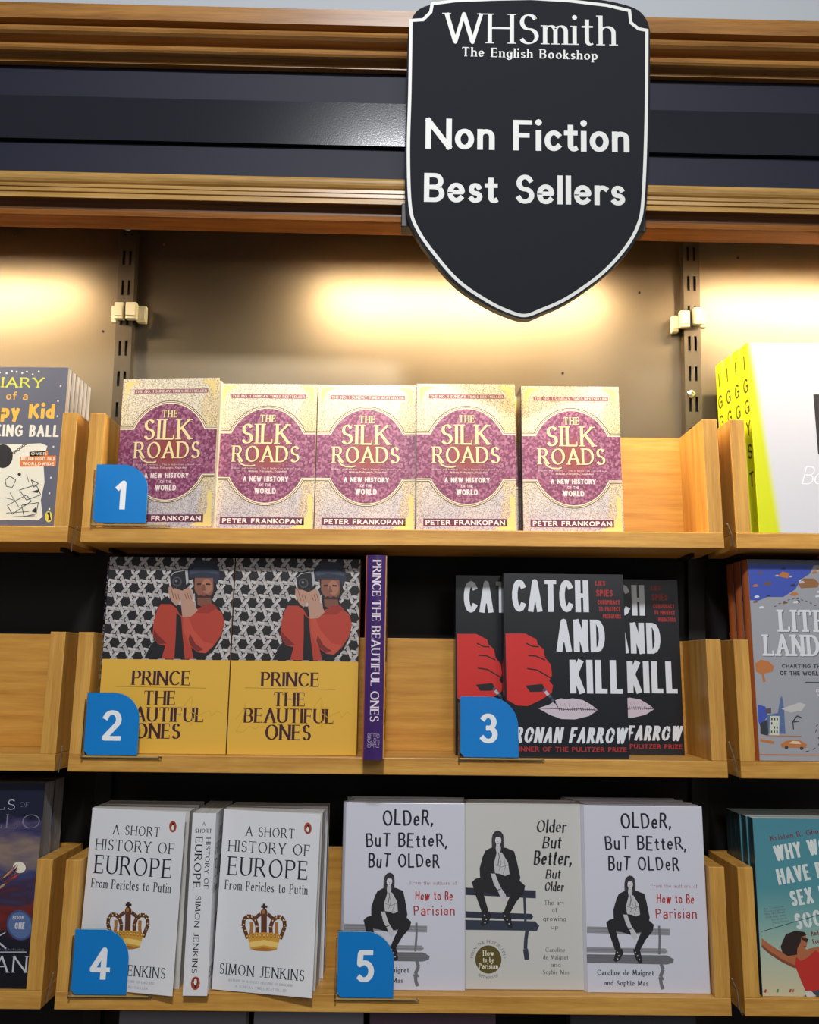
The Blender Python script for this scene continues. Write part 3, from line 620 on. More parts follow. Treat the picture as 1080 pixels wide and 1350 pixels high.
# ---- 2: gold and woven pattern memoirs
WVB, WVL = ink((24,20,22)), ink((168,162,158))
def prince_front(fc, W=157, H=239):
    Q = [(485, 45), (1050, 45), (1000, 925), (427, 922)]
    p = Print(W, H); p.rect(.2, 112, W-.2, H-.2, WVB); p.up()
    a = 19.5; rg = random.Random(3)
    for j in range(-1, 11):
        for i in range(-1, 12):
            cx, cy = i*a+(a/2 if j % 2 else 0)+4, 112+j*a*.8660+3
            for k in range(6):
                t = R(60*k+30+14); mx_, my = cx+cos(t)*a*.40, cy+sin(t)*a*.40; d = t+R(90-24); l, w_ = a*.25, a*.07
                q = [(mx_+cos(d)*u*l-sin(d)*v*w_, my+sin(d)*u*l+cos(d)*v*w_) for u, v in ((-1, -1), (1, -1), (1, 1), (-1, 1))]
                c = clip(q, .4, 112, W-.4, H-.4)
                if c: p.raw(c, ink((168,162,158) if k % 2 else (196,190,186)))
                t = R(60*k+14); mx_, my = cx+cos(t)*a*.52, cy+sin(t)*a*.52; d = t+R(38); l, w_ = a*.17, a*.05
                q = [(mx_+cos(d)*u*l-sin(d)*v*w_, my+sin(d)*u*l+cos(d)*v*w_) for u, v in ((-1, -1), (1, -1), (1, 1), (-1, 1))]
                c = clip(q, .4, 112, W-.4, H-.4)
                if c: p.raw(c, ink((178,172,168)))
    onface(p, 'woven_pattern', fc, 'black and white cane weave picture')
    p = Print(W, H, Q, lay=3); red = ink((176,60,42)); dk = ink((120,36,28)); blk = ink((20,18,22)); sk = ink((136,86,66)); sk2 = ink((182,140,118)); nav = ink((36,42,58))
    p.pp([(856, 120), (966, 120), (964, 200), (946, 240), (975, 270), (992, 300), (1000, 345), (985, 410), (950, 470), (905, 508), (640, 508), (668, 450), (685, 430), (690, 300), (720, 240), (745, 225), (770, 262), (872, 275), (866, 200)], blk); p.up()
    p.pp([(715, 262), (760, 262), (785, 280), (800, 310), (835, 322), (868, 285), (905, 270), (950, 268), (990, 300), (1000, 345), (985, 400), (950, 450), (915, 482), (880, 478), (850, 455), (862, 508), (718, 508), (735, 450), (700, 442), (678, 400), (684, 335), (700, 285)], red); p.up()
    p.pp([(785, 300), (806, 320), (812, 400), (822, 508), (775, 508), (782, 400)], blk)
    p.pp([(815, 325), (838, 318), (858, 372), (905, 430), (950, 440), (915, 482), (880, 478), (845, 450), (815, 380)], dk if 0 else ink((190,74,54)))
    p.pp([(845, 395), (870, 440), (905, 465), (880, 476), (848, 450), (838, 420)], dk)
    p.pp([(684, 380), (700, 400), (742, 440), (700, 442), (682, 405)], dk)
    p.pp([(830, 110), (850, 75), (900, 56), (950, 62), (978, 90), (982, 130), (968, 172), (945, 150), (870, 138), (842, 140)], nav); p.up()
    p.pp([(842, 110), (868, 92), (940, 92), (975, 112), (972, 122), (900, 112), (850, 124)], ink((60,68,88)))
    p.pp([(868, 140), (950, 140), (952, 190), (944, 222), (926, 242), (898, 244), (878, 226), (866, 190)], sk); p.up()
    p.pell(922, 178, 24, 34, ink((168,112,88))); p.up()
    p.pp([(872, 205), (885, 222), (905, 212), (935, 222), (946, 208), (938, 240), (905, 248), (878, 235)], ink((52,30,26))); p.up()
    p.pp([(890, 214), (908, 210), (926, 215), (908, 224)], ink((140,70,64)))
    p.pp([(878, 166), (896, 164), (896, 172), (878, 173)], blk); p.pp([(918, 164), (938, 166), (938, 173), (918, 172)], blk); p.pp([(903, 170), (912, 170), (918, 198), (900, 200)], ink((120,74,56)))
    p.pp([(878, 232), (940, 232), (944, 262), (912, 280), (880, 262)], ink((120,74,56))); p.up(); p.pp([(905, 262), (950, 258), (968, 275), (930, 300), (870, 300)], ink((150,46,32)))
    # hands and camera
    p.pp([(750, 185), (775, 165), (800, 200), (808, 235), (785, 270), (765, 250), (750, 215)], sk2); p.pp([(805, 215), (818, 185), (840, 180), (858, 215), (862, 250), (880, 290), (850, 318), (812, 322), (805, 260)], sk2); p.up()
    for x in (760, 772, 784): p.line([(x, 182), (x+14, 240)], .7, ink((110,70,54)))
    for x in (820, 832, 844): p.line([(x-4, 190), (x+10, 238)], .7, ink((110,70,54)))
    p.pp([(756, 132), (768, 112), (790, 104), (832, 100), (842, 112), (842, 178), (824, 196), (800, 204), (772, 196), (760, 176)], blk); p.up(); p.pell(788, 158, 22, 22, ink((70,70,76))); p.up(); p.pell(788, 158, 16, 16, blk); p.up(); p.pell(785, 155, 6, 6, ink((110,112,126))); p.pp([(824, 106), (836, 104), (840, 160), (830, 174)], ink((168,168,172))); p.line([(760, 132), (776, 116), (822, 106)], 1.0, ink((170,170,170)))
    p.pp([(764, 196), (776, 188), (812, 200), (826, 190), (850, 192), (846, 206), (812, 216), (770, 212)], sk2)
    onface(p, 'cover_picture', fc, 'figure in a red shirt and dark cap holding a camera')
    p = Print(W, H, Q, lay=1); D = ink((62,22,30)); gl = ink((206,160,50))
    p.tx('PRINCE', 585, 845, 562, 625, D, 'didone'); p.line([(515, 632), (917, 637)], .35, D)
    p.tx('THE', 636, 780, 650, 712, D, 'didone'); p.tx('BEAUTIFUL', 505, 905, 722, 785, D, 'didone'); p.tx('ONES', 598, 800, 792, 858, D, 'didone')
    p.up()
    p.line([(470, 770), (500, 735), (518, 700), (505, 760), (485, 800), (470, 822), (500, 826), (530, 800), (560, 812), (585, 775)], .7, gl)
    p.line([(815, 720), (850, 672), (855, 690), (842, 750), (848, 800), (855, 790), (850, 740), (880, 760), (905, 745), (930, 735), (940, 760), (965, 735), (985, 748)], .7, gl)
    onface(p, 'title_lettering', fc, 'dark plum title on a gold band')
    p = Print(W, H); p.rect(.3, .3, W-.3, 112, ink((226,178,70), .34)); onface(p, 'gold_band', fc, 'plain gold lower half')
ORNG = cover((160,74,24)); PURC = cover((56,30,92), .3)
def make_prince(T=25, W=157):
    r, fc, sp = book(W, 239, T, cover((190,140,60)), spine=PURC, back=ORNG, hard=True, name='hardback_book'); prince_front(fc, W)
    p = Print(T, 239); Wt = ink((222,208,220)); x = T/2
    p.text('PRINCE', x-4.2, 211, 10.2, Wt, 'didone', 44, rot=-90); p.text('THE BEAUTIFUL ONES', x-4.2, 114, 10.2, Wt, 'didone', 142, rot=-90)
    for i, t in enumerate(('SPI', 'EGE', 'L&', 'GRAU')[::1]): p.text(t, x+4-i*3.6, 22, 3, Wt, 'roman', 16, rot=-90, nseg=50)
    o = spine_print(p, 'spine_lettering', r, T, 239); o.data.transform(Mx.Translation((-.0036, 0, 0)))
    return r
pr0 = make_prince()
gp = 'gold and cane weave hardbacks'
put(pr0, M_at(2, .0335, .016), 'gold and cane weave hardback behind the number two card', group=gp)
put(copy_tree(pr0), M_at(2, .1915, .016), 'gold and cane weave hardback facing out, left of the purple spine', group=gp)
p3 = make_prince(25, 111)
put(p3, M_at(2, .3572+.0250, -.0240, 90), 'hardback turned spine out with purple spine and white lettering', group=gp)

# ---- 3: black books with the red fist
def catch_front(fc, W=150, H=223):
    Q = [(243, 115), (757, 115), (775, 918), (233, 908)]; p = Print(W, H, Q); red = ink((206,40,34)); bk = ink((24,22,26)); lip = ink((206,192,200))
    p.pp([(245, 380), (330, 380), (378, 405), (384, 428), (408, 448), (414, 485), (438, 515), (443, 560), (430, 585), (446, 605), (440, 636), (395, 665), (335, 692), (288, 690), (244, 665)], red); p.up()
    p.up()
    for q in ([(333, 422), (360, 436), (388, 438)], [(340, 475), (375, 478), (414, 496)], [(335, 532), (378, 538), (442, 576)]): p.line(q, 1.6, bk)
    p.pp([(326, 605), (400, 598), (412, 622), (395, 632), (345, 632)], bk)
    p.line([(405, 618), (455, 680)], 3.4, ink((78,84,104))); p.up(); p.line([(412, 630), (425, 646)], 3.6, ink((190,190,196))); p.line([(436, 655), (442, 664)], 3.6, ink((40,44,60))); p.line([(452, 676), (466, 698)], 1.2, ink((60,60,70)))
    onface(p, 'fist_picture', fc, 'red fist gripping a pen'); p = Print(W, H, Q, lay=2)
    p.pp([(380, 702), (430, 686), (455, 668), (480, 660), (505, 664), (530, 660), (575, 668), (610, 688), (640, 711), (600, 736), (540, 750), (480, 748), (430, 730)], lip); p.up()
    p.line([(384, 702), (460, 704), (500, 708), (560, 706), (638, 711)], .9, ink((60,40,48)))
    for i in range(17): x = 470+i*9.4; p.line([(x, 700), (x+3, 714)], .7, ink((60,40,48)))
    for i in range(9): x = 440+i*18; p.line([(x, 680), (x+4, 694)], .4, ink((150,130,142)))
    onface(p, 'lips_picture', fc, 'pale stitched lips'); p = Print(W, H, Q, lay=1); Wt = ink((224,226,230)); Rd = ink((164,44,44))
    p.tx('CATCH', 276, 608, 142, 284, Wt, 'heavy'); p.tx('AND', 465, 676, 318, 460, Wt, 'heavy'); p.tx('KILL', 520, 752, 495, 640, Wt, 'heavy')
    for t, a_, b_, c_, d_ in (('LIES', 637, 680, 144, 166), ('SPIES', 639, 712, 184, 214), ('CONSPIRACY', 645, 742, 230, 250), ('TO PROTECT', 650, 744, 260, 280), ('PREDATORS', 668, 746, 293, 312)): p.tx(t, a_, b_, c_, d_, Rd, 'sansb')
    onface(p, 'title_lettering', fc, 'narrow white title lettering')
    p = Print(W, H, Q, lay=1); STY['heavyi'] = dict(STY['heavy'], slant=.22); p.tx('RONAN FARROW', 272, 758, 784, 850, Wt, 'heavyi'); p.tx('WINNER OF THE PULITZER PRIZE', 262, 764, 866, 886, ink((170,40,40)), 'sansb', 45)
    onface(p, 'author_lettering', fc)
BLKC = cover((25,27,32), .34)
def make_catch():
    r, fc, sp = book(150, 223, 24, BLKC); catch_front(fc); return r
ca = make_catch(); gc = 'black paperbacks with a red fist'
put(ca, M_at(2, .5285, .0125, 0, 0, -.1), 'black paperback with red fist and white title, in front of its two neighbours', group=gc)
put(copy_tree(ca), M_at(2, .4700, .0400, 0, -.2, 0), 'black paperback behind the number three card, right part hidden', group=gc)
put(copy_tree(ca), M_at(2, .6126, .0650, 0, -.4, .0), 'black paperback half hidden, showing only the end of its title at the right', group=gc)

# ---- 4: white history paperbacks with a crown
def penguin(p, x, y, rx, ry):
    p.pell(x, y, rx, ry, ink((176,76,48))); p.up(); p.pell(x, y, rx*.85, ry*.87, ink((168,64,40))); p.up()
    p.pp([(x-rx*.15, y-ry*.7), (x+rx*.25, y-ry*.6), (x+rx*.3, y-ry*.3), (x+rx*.55, y+ry*.2), (x+rx*.4, y+ry*.68), (x-rx*.4, y+ry*.68), (x-rx*.6, y+ry*.1), (x-rx*.2, y-ry*.3)], ink((30,24,26))); p.up()
    p.pp([(x-rx*.1, y-ry*.3), (x+rx*.2, y-ry*.2), (x+rx*.35, y+ry*.25), (x+rx*.2, y+ry*.6), (x-rx*.25, y+ry*.6), (x-rx*.38, y+ry*.1)], ink((232,226,218)))
WHT = cover((222,222,224), .32)
def europe_front(fc, W=121, H=200):
    Q = [(378, 175), (945, 182), (872, 1215), (322, 1150)]; Q = [(378, 175), (945, 182), (885, 1195), (322, 1150)]
    p = Print(W, H, Q); N = ink((26,28,44))
    p.tx('A SHORT', 507, 792, 268, 322, N, 'roman'); p.tx('HISTORY OF', 405, 880, 352, 414, N, 'roman'); p.tx('EUROPE', 403, 865, 443, 546, N, 'roman', 18); p.tx('From Pericles to Putin', 388, 865, 574, 626, N, 'roman')
    p.tx('SIMON JENKINS', 362, 843, 1028, 1086, N, 'roman')
    g = ink((130,128,134)); p.tx('AUTHOR OF A SHORT HISTORY OF ENGLAND', 415, 782, 1108, 1121, g, 'roman', 60); p.tx('A SUNDAY TIMES BESTSELLER', 455, 745, 1138, 1151, g, 'roman', 60)
    onface(p, 'title_lettering', fc, 'dark blue title lettering')
    p = Print(W, H, Q); penguin(p, 870, 264, 22, 33); onface(p, 'publisher_emblem', fc, 'orange oval emblem with a bird')
    p = Print(W, H, Q); br = ink((94,54,34)); gd = ink((206,150,52)); g2 = ink((170,112,46)); lt = ink((236,200,110)); pk = ink((232,228,224))
    def th(pts, w_, M): p.line(pts, w_, M)
    x0, y0 = 617, 0
    for s_ in (-1, 1):   # side arches
        f = lambda x: 617+s_*x
        th([(f(92), 880), (f(104), 850), (f(118), 815), (f(116), 780), (f(98), 762), (f(74), 762), (f(50), 780), (f(38), 815), (f(40), 850), (f(52), 880)], 4.6, br)
        th([(f(76), 880), (f(70), 820), (f(72), 790)], 4.2, g2)
        th([(f(52), 772), (f(36), 758), (f(20), 748)], 4.2, br)
    th([(617, 880), (617, 750)], 7.2, br); p.up()
    for s_ in (-1, 1):
        f = lambda x: 617+s_*x
        for k in range(9): x, y = [(96, 868), (108, 838), (116, 806), (110, 778), (92, 764), (70, 764), (50, 782), (40, 815), (44, 850)][k]; p.pell(f(x), y, 4, 4, lt, 8)
    p.pell(617, 740, 20, 24, br); p.up(); p.pell(613, 735, 9, 12, g2, 12); p.pp([(610, 690), (624, 690), (624, 700), (636, 700), (636, 713), (624, 713), (622, 722), (612, 722), (610, 713), (600, 713), (600, 700), (610, 700)], ink((50,32,26)))
    p.pp([(522, 862), (560, 850), (617, 846), (675, 850), (712, 862), (690, 938), (650, 946), (617, 947), (575, 945), (540, 936)], gd); p.up()
    p.pp([(532, 900), (617, 886), (702, 900), (692, 928), (617, 915), (540, 928)], lt)
    p.pp([(545, 936), (617, 926), (688, 938), (650, 946), (617, 947), (575, 945)], g2); p.up()
    for k in range(9): x = 534+k*20.7; p.pell(x, 868-6*sin(pi*k/8), 8, 11, g2, 10)
    p.up()
    for k in range(9): x = 534+k*20.7; p.pell(x, 868-6*sin(pi*k/8), 4, 5, lt, 8)
    onface(p, 'crown_picture', fc, 'gold jewelled crown')
def make_europe(openn=0, T=28, W=121):
    r, fc, sp = book(W, 200, T, WHT, pg=PGW, openn=openn, kick=2.4 if openn else 0); europe_front(fc, W)
    Q = [(235, 183), (352, 187), (315, 1175), (175, 1168)]; p = Print(T, 200, Q); N = ink((26,28,44))
    p.text('A', T/2, 186, 4.2, N, 'roman', 4); p.text('SHORT', T/2, 178, 4.4, N, 'bold', 20)
    p.text('HISTORY OF', T/2+3.6, 144, 5.4, N, 'bold', 57, rot=-90); p.text('EUROPE', T/2-9, 145, 8.6, N, 'bold', 57, rot=-90); p.text('SIMON JENKINS', T/2-5, 66, 6.2, N, 'bold', 84, rot=-90)
    p.q = [(0, 200), (T, 200), (T, 0), (0, 0)]; penguin(p, T/2, 13.5, 5.2, 7.2); 
    q = [v for v in p.v]
    # the emblem is drawn y-down in crop pixels; here millimetres, so mirror it upright
    spine_print(p, 'spine_lettering', r, T, 200); return r
eu = make_europe(6.5); ge = 'white history paperbacks with a crown'
put(eu, M_at(3, .0280, .0190, -4.5, -1.0, .5), 'white crown paperback behind the number four card, left of the upright spine', group=ge)
eu2 = make_europe(6)
put(eu2, M_at(3, .1875, .0150, -4.0, -.8, .8), 'white crown paperback facing out, right of the spine turned book', group=ge)
eu3 = make_europe(0)
put(eu3, M_at(3, .0300, .0500, 0, 0, 0), 'white crown paperback hidden behind the one with card four, only its edges show', group=ge)
eu4 = copy_tree(eu3)
put(eu4, M_at(3, .1920, .0490, 0, 0, 0), 'white crown paperback hidden behind the facing one right of the spine, only its edges show', group=ge)
eu5 = make_europe(0, 28, 98)
put(eu5, M_at(3, .1578+.0275, -.0100, 90, 0, 0), 'white paperback turned spine out between the two facing crown books', group=ge)

# ---- 5: white books with the seated figure on a bench
def seated(p, fx, fy, bench, dark, old):
    def P(pts): return [(fx(x), fy(y)) for x, y in pts]
    blk, gry, lt = ink((34,32,36)), ink((92,90,94)), ink((196,194,196))
    b1, b2 = bench
    x0 = old
    p.pp([(x0, fy(810)), (fx(556), fy(822)), (fx(556), fy(858)), (x0, fy(846))] if not dark else [(x0, 622), (455, 628), (455, 672), (x0, 662)], b1)
    if not dark:
        p.pp([(x0, 922), (530, 928), (545, 945), (530, 957), (x0, 950)], b1); p.pp([(x0, 960), (540, 965), (578, 985), (574, 1005), (540, 1014), (x0, 1006)], b2)
        p.up(); p.line([(496, 805), (500, 870), (498, 960)], 2.6, b2); p.line([(508, 1012), (520, 1040), (504, 1080), (510, 1120), (520, 1145)], 4, b2); p.line([(504, 1080), (514, 1100)], 5.5, b2)
        for y in (966, 978, 990): p.line([(x0, y), (560, y+6)], .35, gry)
        for y in (820, 836): p.line([(x0, y), (550, y+9)], .35, gry)
        for y in (932, 942): p.line([(x0, y), (530, y+4)], .3, gry)
    else:
        p.pp([(x0, 752), (430, 758), (440, 772), (430, 790), (x0, 786)], b1); p.pp([(x0, 798), (450, 798), (474, 822), (460, 850), (x0, 853)], b2)
        p.up(); p.line([(390, 660), (396, 800)], 3, b2); p.line([(405, 850), (398, 900), (396, 950), (404, 1008)], 4.4, b2); p.line([(396, 950), (404, 1006)], 6, b2)
    p.up()
    # trousers and shoes
    p.pp(P([(208, 790), (225, 773), (300, 752), (395, 748), (440, 775), (468, 800), (462, 835), (425, 880), (395, 935), (362, 935), (380, 885), (400, 840), (340, 855), (290, 840), (262, 836), (275, 880), (290, 930), (258, 938), (240, 890), (222, 840)]), blk)
    p.pp(P([(262, 935), (296, 930), (302, 955), (285, 990), (262, 1002), (250, 992), (258, 962)]), blk); p.pp(P([(356, 932), (392, 932), (400, 965), (408, 1000), (392, 1012), (374, 990), (362, 960)]), blk); p.up()
    for a_, b_ in ((270, 950), (278, 968), (272, 985), (368, 950), (380, 968), (390, 988)): p.pell(fx(a_), fy(b_), 4, 4, lt, 8)
    p.up()
    # jacket, shirt, arm, head
    p.pp(P([(300, 618), (330, 610), (375, 615), (415, 632), (428, 680), (445, 760), (440, 785), (415, 790), (395, 755), (330, 755), (300, 760), (285, 772), (248, 765), (246, 720), (262, 660), (275, 632)]), blk); p.up()
    p.pp(P([(330, 640), (355, 640), (385, 690), (392, 745), (370, 755), (345, 745), (322, 742), (315, 700)]), lt); p.up()
    for q in ([(338, 650), (352, 690), (340, 730)], [(365, 670), (372, 710), (360, 745)], [(322, 700), (350, 712), (384, 700)]): p.line(P(q), .6, ink((120,118,122)))
    p.pp(P([(300, 745), (322, 745), (345, 805), (372, 845), (378, 868), (362, 880), (348, 862), (338, 835), (315, 795)]), lt); p.line(P([(333, 826), (350, 818)]), 1, blk)
    kx, ky = fx(1)-fx(0), fy(1)-fy(0)
    p.pp(P([(306, 616), (305, 575), (310, 550), (321, 536), (336, 530), (351, 536), (361, 550), (366, 578), (366, 616), (356, 622), (316, 622)]), ink((50,46,50))); p.up()
    p.pp(P([(328, 596), (346, 596), (350, 620), (345, 650), (338, 662), (330, 648), (325, 620)]), lt); p.up(); p.pell(fx(337), fy(580), 15*kx, 23*ky, ink((214,211,213)), 18); p.up()
    p.pp(P([(320, 568), (324, 553), (337, 546), (350, 553), (354, 568), (346, 563), (328, 563)]), ink((50,46,50)))
    p.line(P([(314, 560), (310, 612)]), .5, gry); p.line(P([(360, 560), (363, 612)]), .5, gry)
    for q in ([(327, 578), (333, 578)], [(341, 578), (347, 578)], [(333, 595), (341, 595)]): p.line(P(q), .9, ink((60,56,60)))
    p.line(P([(337, 582), (337, 588)]), .5, gry); p.line(P([(338, 640), (342, 660), (336, 700)]), .9, gry)
LAV = cover((212,212,222), .34); IVO = cover((204,203,196), .36)
def hand_word(p, t, x0, x1, yt, yb, M): p.tx(t, x0, x1, yt, yb, M, 'hand', 20)
def older_front(fc, W=145, H=211):
    Q = [(75, 135), (728, 145), (778, 1170), (112, 1165)]; p = Print(W, H, Q); N = ink((24,24,44)); Rd = ink((172,44,40))
    hand_word(p, 'OLDeR,', 282, 562, 180, 268, N); hand_word(p, 'BuT BEtteR,', 198, 645, 312, 388, N); hand_word(p, 'BuT OLDeR', 218, 607, 426, 504, N)
    onface(p, 'title_lettering', fc, 'dark hand drawn title lettering')
    p = Print(W, H, Q); p.tx('From the authors of', 450, 705, 578, 598, ink((168,96,100)), 'roman', 45); p.tx('How to Be', 483, 688, 632, 684, Rd, 'hand'); p.tx('Parisian', 478, 702, 712, 766, Rd, 'hand')
    onface(p, 'red_lettering', fc, 'small red handwritten lettering')
    p = Print(W, H, Q); p.tx('Caroline de Maigret', 163, 470, 1044, 1072, N, 'bold'); onface(p, 'author_lettering', fc); p = Print(W, H, Q); p.tx('and Sophie Mas', 202, 440, 1100, 1126, N, 'bold'); onface(p, 'author_lettering', fc)
    p = Print(W, H, Q); seated(p, lambda x: x, lambda y: y, (ink((146,146,150)), ink((112,112,116))), False, 104); onface(p, 'cover_picture', fc, 'figure in black jacket sitting on a bench back')
def older2_front(fc, W=145, H=211):
    Q = [(57, 148), (720, 132), (742, 1168), (57, 1172)]; p = Print(W, H, Q); N = ink((28,26,30))
    for t, a_, b_, c_, d_ in (('Older', 455, 625, 230, 300), ('But', 490, 598, 322, 390), ('Better,', 440, 655, 404, 482), ('But', 508, 594, 508, 560), ('Older', 502, 610, 578, 630)): p.tx(t, a_, b_, c_, d_, N, 'brush')
    onface(p, 'title_lettering', fc, 'black brush written title')
    p = Print(W, H, Q)
    for t, a_, b_, c_, d_ in (('The art', 502, 612, 680, 706), ('of', 546, 574, 722, 746), ('growing', 496, 624, 768, 794), ('up', 540, 580, 816, 838)): p.tx(t, a_, b_, c_, d_, N, 'roman')
    for t, a_, b_, c_, d_ in (('Caroline', 508, 618, 940, 963), ('de Maigret', 495, 635, 980, 1003), ('and', 540, 592, 1020, 1043), ('Sophie Mas', 493, 640, 1060, 1083)): p.tx(t, a_, b_, c_, d_, N, 'roman')
    onface(p, 'author_lettering', fc)
    p = Print(W, H, Q); c = p.px(188, 1010); r_ = 15.6; p.ell(c[0], c[1], r_, r_, ink((92,80,34)), 32); p.up(); C = ink((232,226,200))
    p.text('How', c[0], c[1]+4.2, 5.6, C, 'bold', 13); p.text('to be', c[0], c[1]-3, 5.4, C, 'bold', 13); p.text('Parisian', c[0], c[1]-10, 5.6, C, 'bold', 23)
    p.text('* FROM THE BESTSELLING *', c[0], c[1], 3, N, 'roman', 62, arc=(18.4, 90), nseg=50)
    pg, tw = letters('AUTHORS OF', 'roman', 50, 8); k = 24/tw
    for q in pg:
        o_ = []
        for x, y in q: a_ = R(-90)+(x-tw/2)*k/19.5; r2 = 21.5-y*3; o_.append((c[0]+r2*cos(a_), c[1]+r2*sin(a_)))
        p.raw(o_, N)
    onface(p, 'round_badge', fc, 'olive round badge with cream lettering')
    p = Print(W, H, Q); seated(p, lambda x: 98+(x-210)*1.15, lambda y: 300+(y-532)*1.13, (ink((44,50,64)), ink((52,58,72))), True, 60); onface(p, 'cover_picture', fc, 'figure in black jacket sitting on a dark bench')
BARK = cover((40,44,52))
def make_older(front, cov, T=16, hard=True):
    r, fc, sp = book(145, 211, T, cov, pg=PGW, hard=hard, name='hardback_book', back=cov); front(fc); return r
ol = make_older(older_front, LAV); go = 'pale books with a figure sitting on a bench'
put(ol, M_at(3, .3382, .0125, 0, 0, -.1), 'lavender white book with hand drawn title behind the number five card', group=go)
put(copy_tree(ol), M_at(3, .6275, .0120, -.3, 0, 0), 'lavender white book with hand drawn title at the right end of its shelf', group=go)
ol2 = make_older(older2_front, IVO)
put(ol2, M_at(3, .4835, .0180, 0, 0, -.1), 'ivory book with brush written title and olive badge between the two lavender ones', group=go)
for i, (x, a_, b_, lab) in enumerate(((.3440, .0300, .002, 'pale book close behind the one with card five, only its top edge shows'), (.3405, .0480, .0035, 'pale book furthest behind the one with card five, only its top edge shows'),
        (.6260, .0295, .002, 'pale book first behind the right lavender one, only its top edge shows'), (.6200, .0460, .0035, 'pale book second behind the right lavender one, only its top edge shows'), (.6140, .0625, .004, 'pale book third behind the right lavender one, only its top edge shows'))):
    put(copy_tree(ol), M_at(3, x, a_, 0, 0, 0, TB+b_), lab, group=go)
put(copy_tree(ol2), M_at(3, .4865, .0350, 0, 0, 0), 'ivory book behind the ivory badge book, only its top edge shows', group=go)

# ------------------------------------------------------------------ neighbours at the frame edge
# grey comic book, top left
GRY = cover((96,98,112), .4)
def wimpy(fc, W=147, H=206):
    s = 3.36; Q = [(268-147*s, 618), (268, 622), (210, 1268), (210-147*s-10, 1258)]
    p = Print(W, H, Q); Y = ink((204,206,60)); O = ink((240,176,60)); C = ink((232,226,206)); N = ink((30,28,32))
    p.tx('DIARY', -75, 160, 664, 706, Y, 'slab'); p.tx('of a', 2, 92, 724, 756, O, 'hand'); p.tx('Wimpy Kid', -165, 206, 772, 832, O, 'sansb'); p.tx('WRECKING BALL', -200, 226, 858, 906, C, 'heavy')
    onface(p, 'title_lettering', fc, 'yellow and cream comic lettering')
    p = Print(W, H, Q); p.pp([(-180, 945), (-60, 935), (60, 938), (150, 934), (178, 945), (160, 1000), (166, 1090), (150, 1160), (158, 1225), (140, 1240), (40, 1236), (-100, 1240), (-190, 1235)], C); p.up()
    p.pell(-10, 985, 42, 48, N); p.up()
    for k in range(6): x, y = 36+k*10, 972-k*7; p.pell(x, y, 7, 5, N, 10); p.up(); p.pell(x, y, 3.4, 2.2, C, 8); p.lay -= 1
    for q in ([(0, 1080), (20, 1065), (45, 1080), (30, 1110), (5, 1105)], [(60, 1120), (130, 1100), (150, 1140), (90, 1160)], [(10, 1180), (90, 1140), (110, 1165), (30, 1215)], [(70, 1180), (140, 1170), (130, 1215), (80, 1225)], [(110, 1080), (140, 1095), (120, 1110)]):
        p.line(q+[q[0]], .9, N)
    for q in ([(5, 1210), (100, 1205)], [(20, 1130), (60, 1190)], [(90, 1060), (100, 1090)], [(30, 1225), (125, 1222)], [(0, 1150), (40, 1160)]): p.line(q, .7, N)
    p.pell(60, 1058, 7, 7, N, 12); p.pp([(112, 1205), (128, 1188), (134, 1212)], N); p.pp([(106, 1128), (144, 1118), (138, 1132)], N)
    onface(p, 'cover_picture', fc, 'cartoon wrecking ball and rubble')
    p = Print(W, H, Q); OR = ink((222,118,40)); p.pp([(102, 968), (180, 964), (180, 984), (102, 988)], OR); p.pp([(62, 988), (214, 984), (214, 1006), (62, 1008)], OR); p.pp([(62, 1008), (214, 1006), (212, 1026), (64, 1028)], OR); p.up()
    p.tx('OVER', 108, 174, 970, 982, C, 'sansb'); p.tx('MILLION BOOKS SOLD', 66, 210, 990, 1003, C, 'sansb', 50); p.tx('WORLDWIDE', 72, 206, 1010, 1023, C, 'sansb', 50); onface(p, 'orange_strips', fc, 'orange strips with small lettering')
    p = Print(W, H, Q); p.pell(183, 1226, 15, 22, ink((226,206,70))); p.up(); p.pp([(176, 1210), (188, 1208), (190, 1225), (194, 1240), (180, 1242), (184, 1225)], N); onface(p, 'publisher_emblem', fc, 'yellow oval emblem')
    p = Print(W, H, Q); rg = random.Random(5)
    for k in range(11): p.pell(30+k*23-120+rg.uniform(-3, 3), 645+rg.uniform(-8, 8), 4, 4, C, 6)
    for k in range(9): p.pell(232-k*6.2+rg.uniform(-4, 4), 700+k*62, 4, 4, C, 6)
    onface(p, 'star_dots', fc)['kind'] = 'stuff'
def wimpy_book():
    r, fc, sp = book(147, 206, 13, GRY, pg=pages('bright page edges', 0, (226,218,206), (150,146,140)), hard=False); wimpy(fc); return r
wb = wimpy_book(); gw = 'grey comic paperbacks in the left top tray'
put(wb, M_at(1, -.1745, .0088, 0, 0, 0), 'grey comic book with wrecking ball cover at the left frame edge', group=gw)
for i in range(5):
    put(copy_tree(wb), M_at(1, -.1743+.0001*i, .0090+.0132*(i+1), 0, 0, 0), 'grey comic book %s in the stack behind the wrecking ball cover, edge showing' % ('second', 'third', 'fourth', 'fifth', 'rearmost')[i], group=gw)

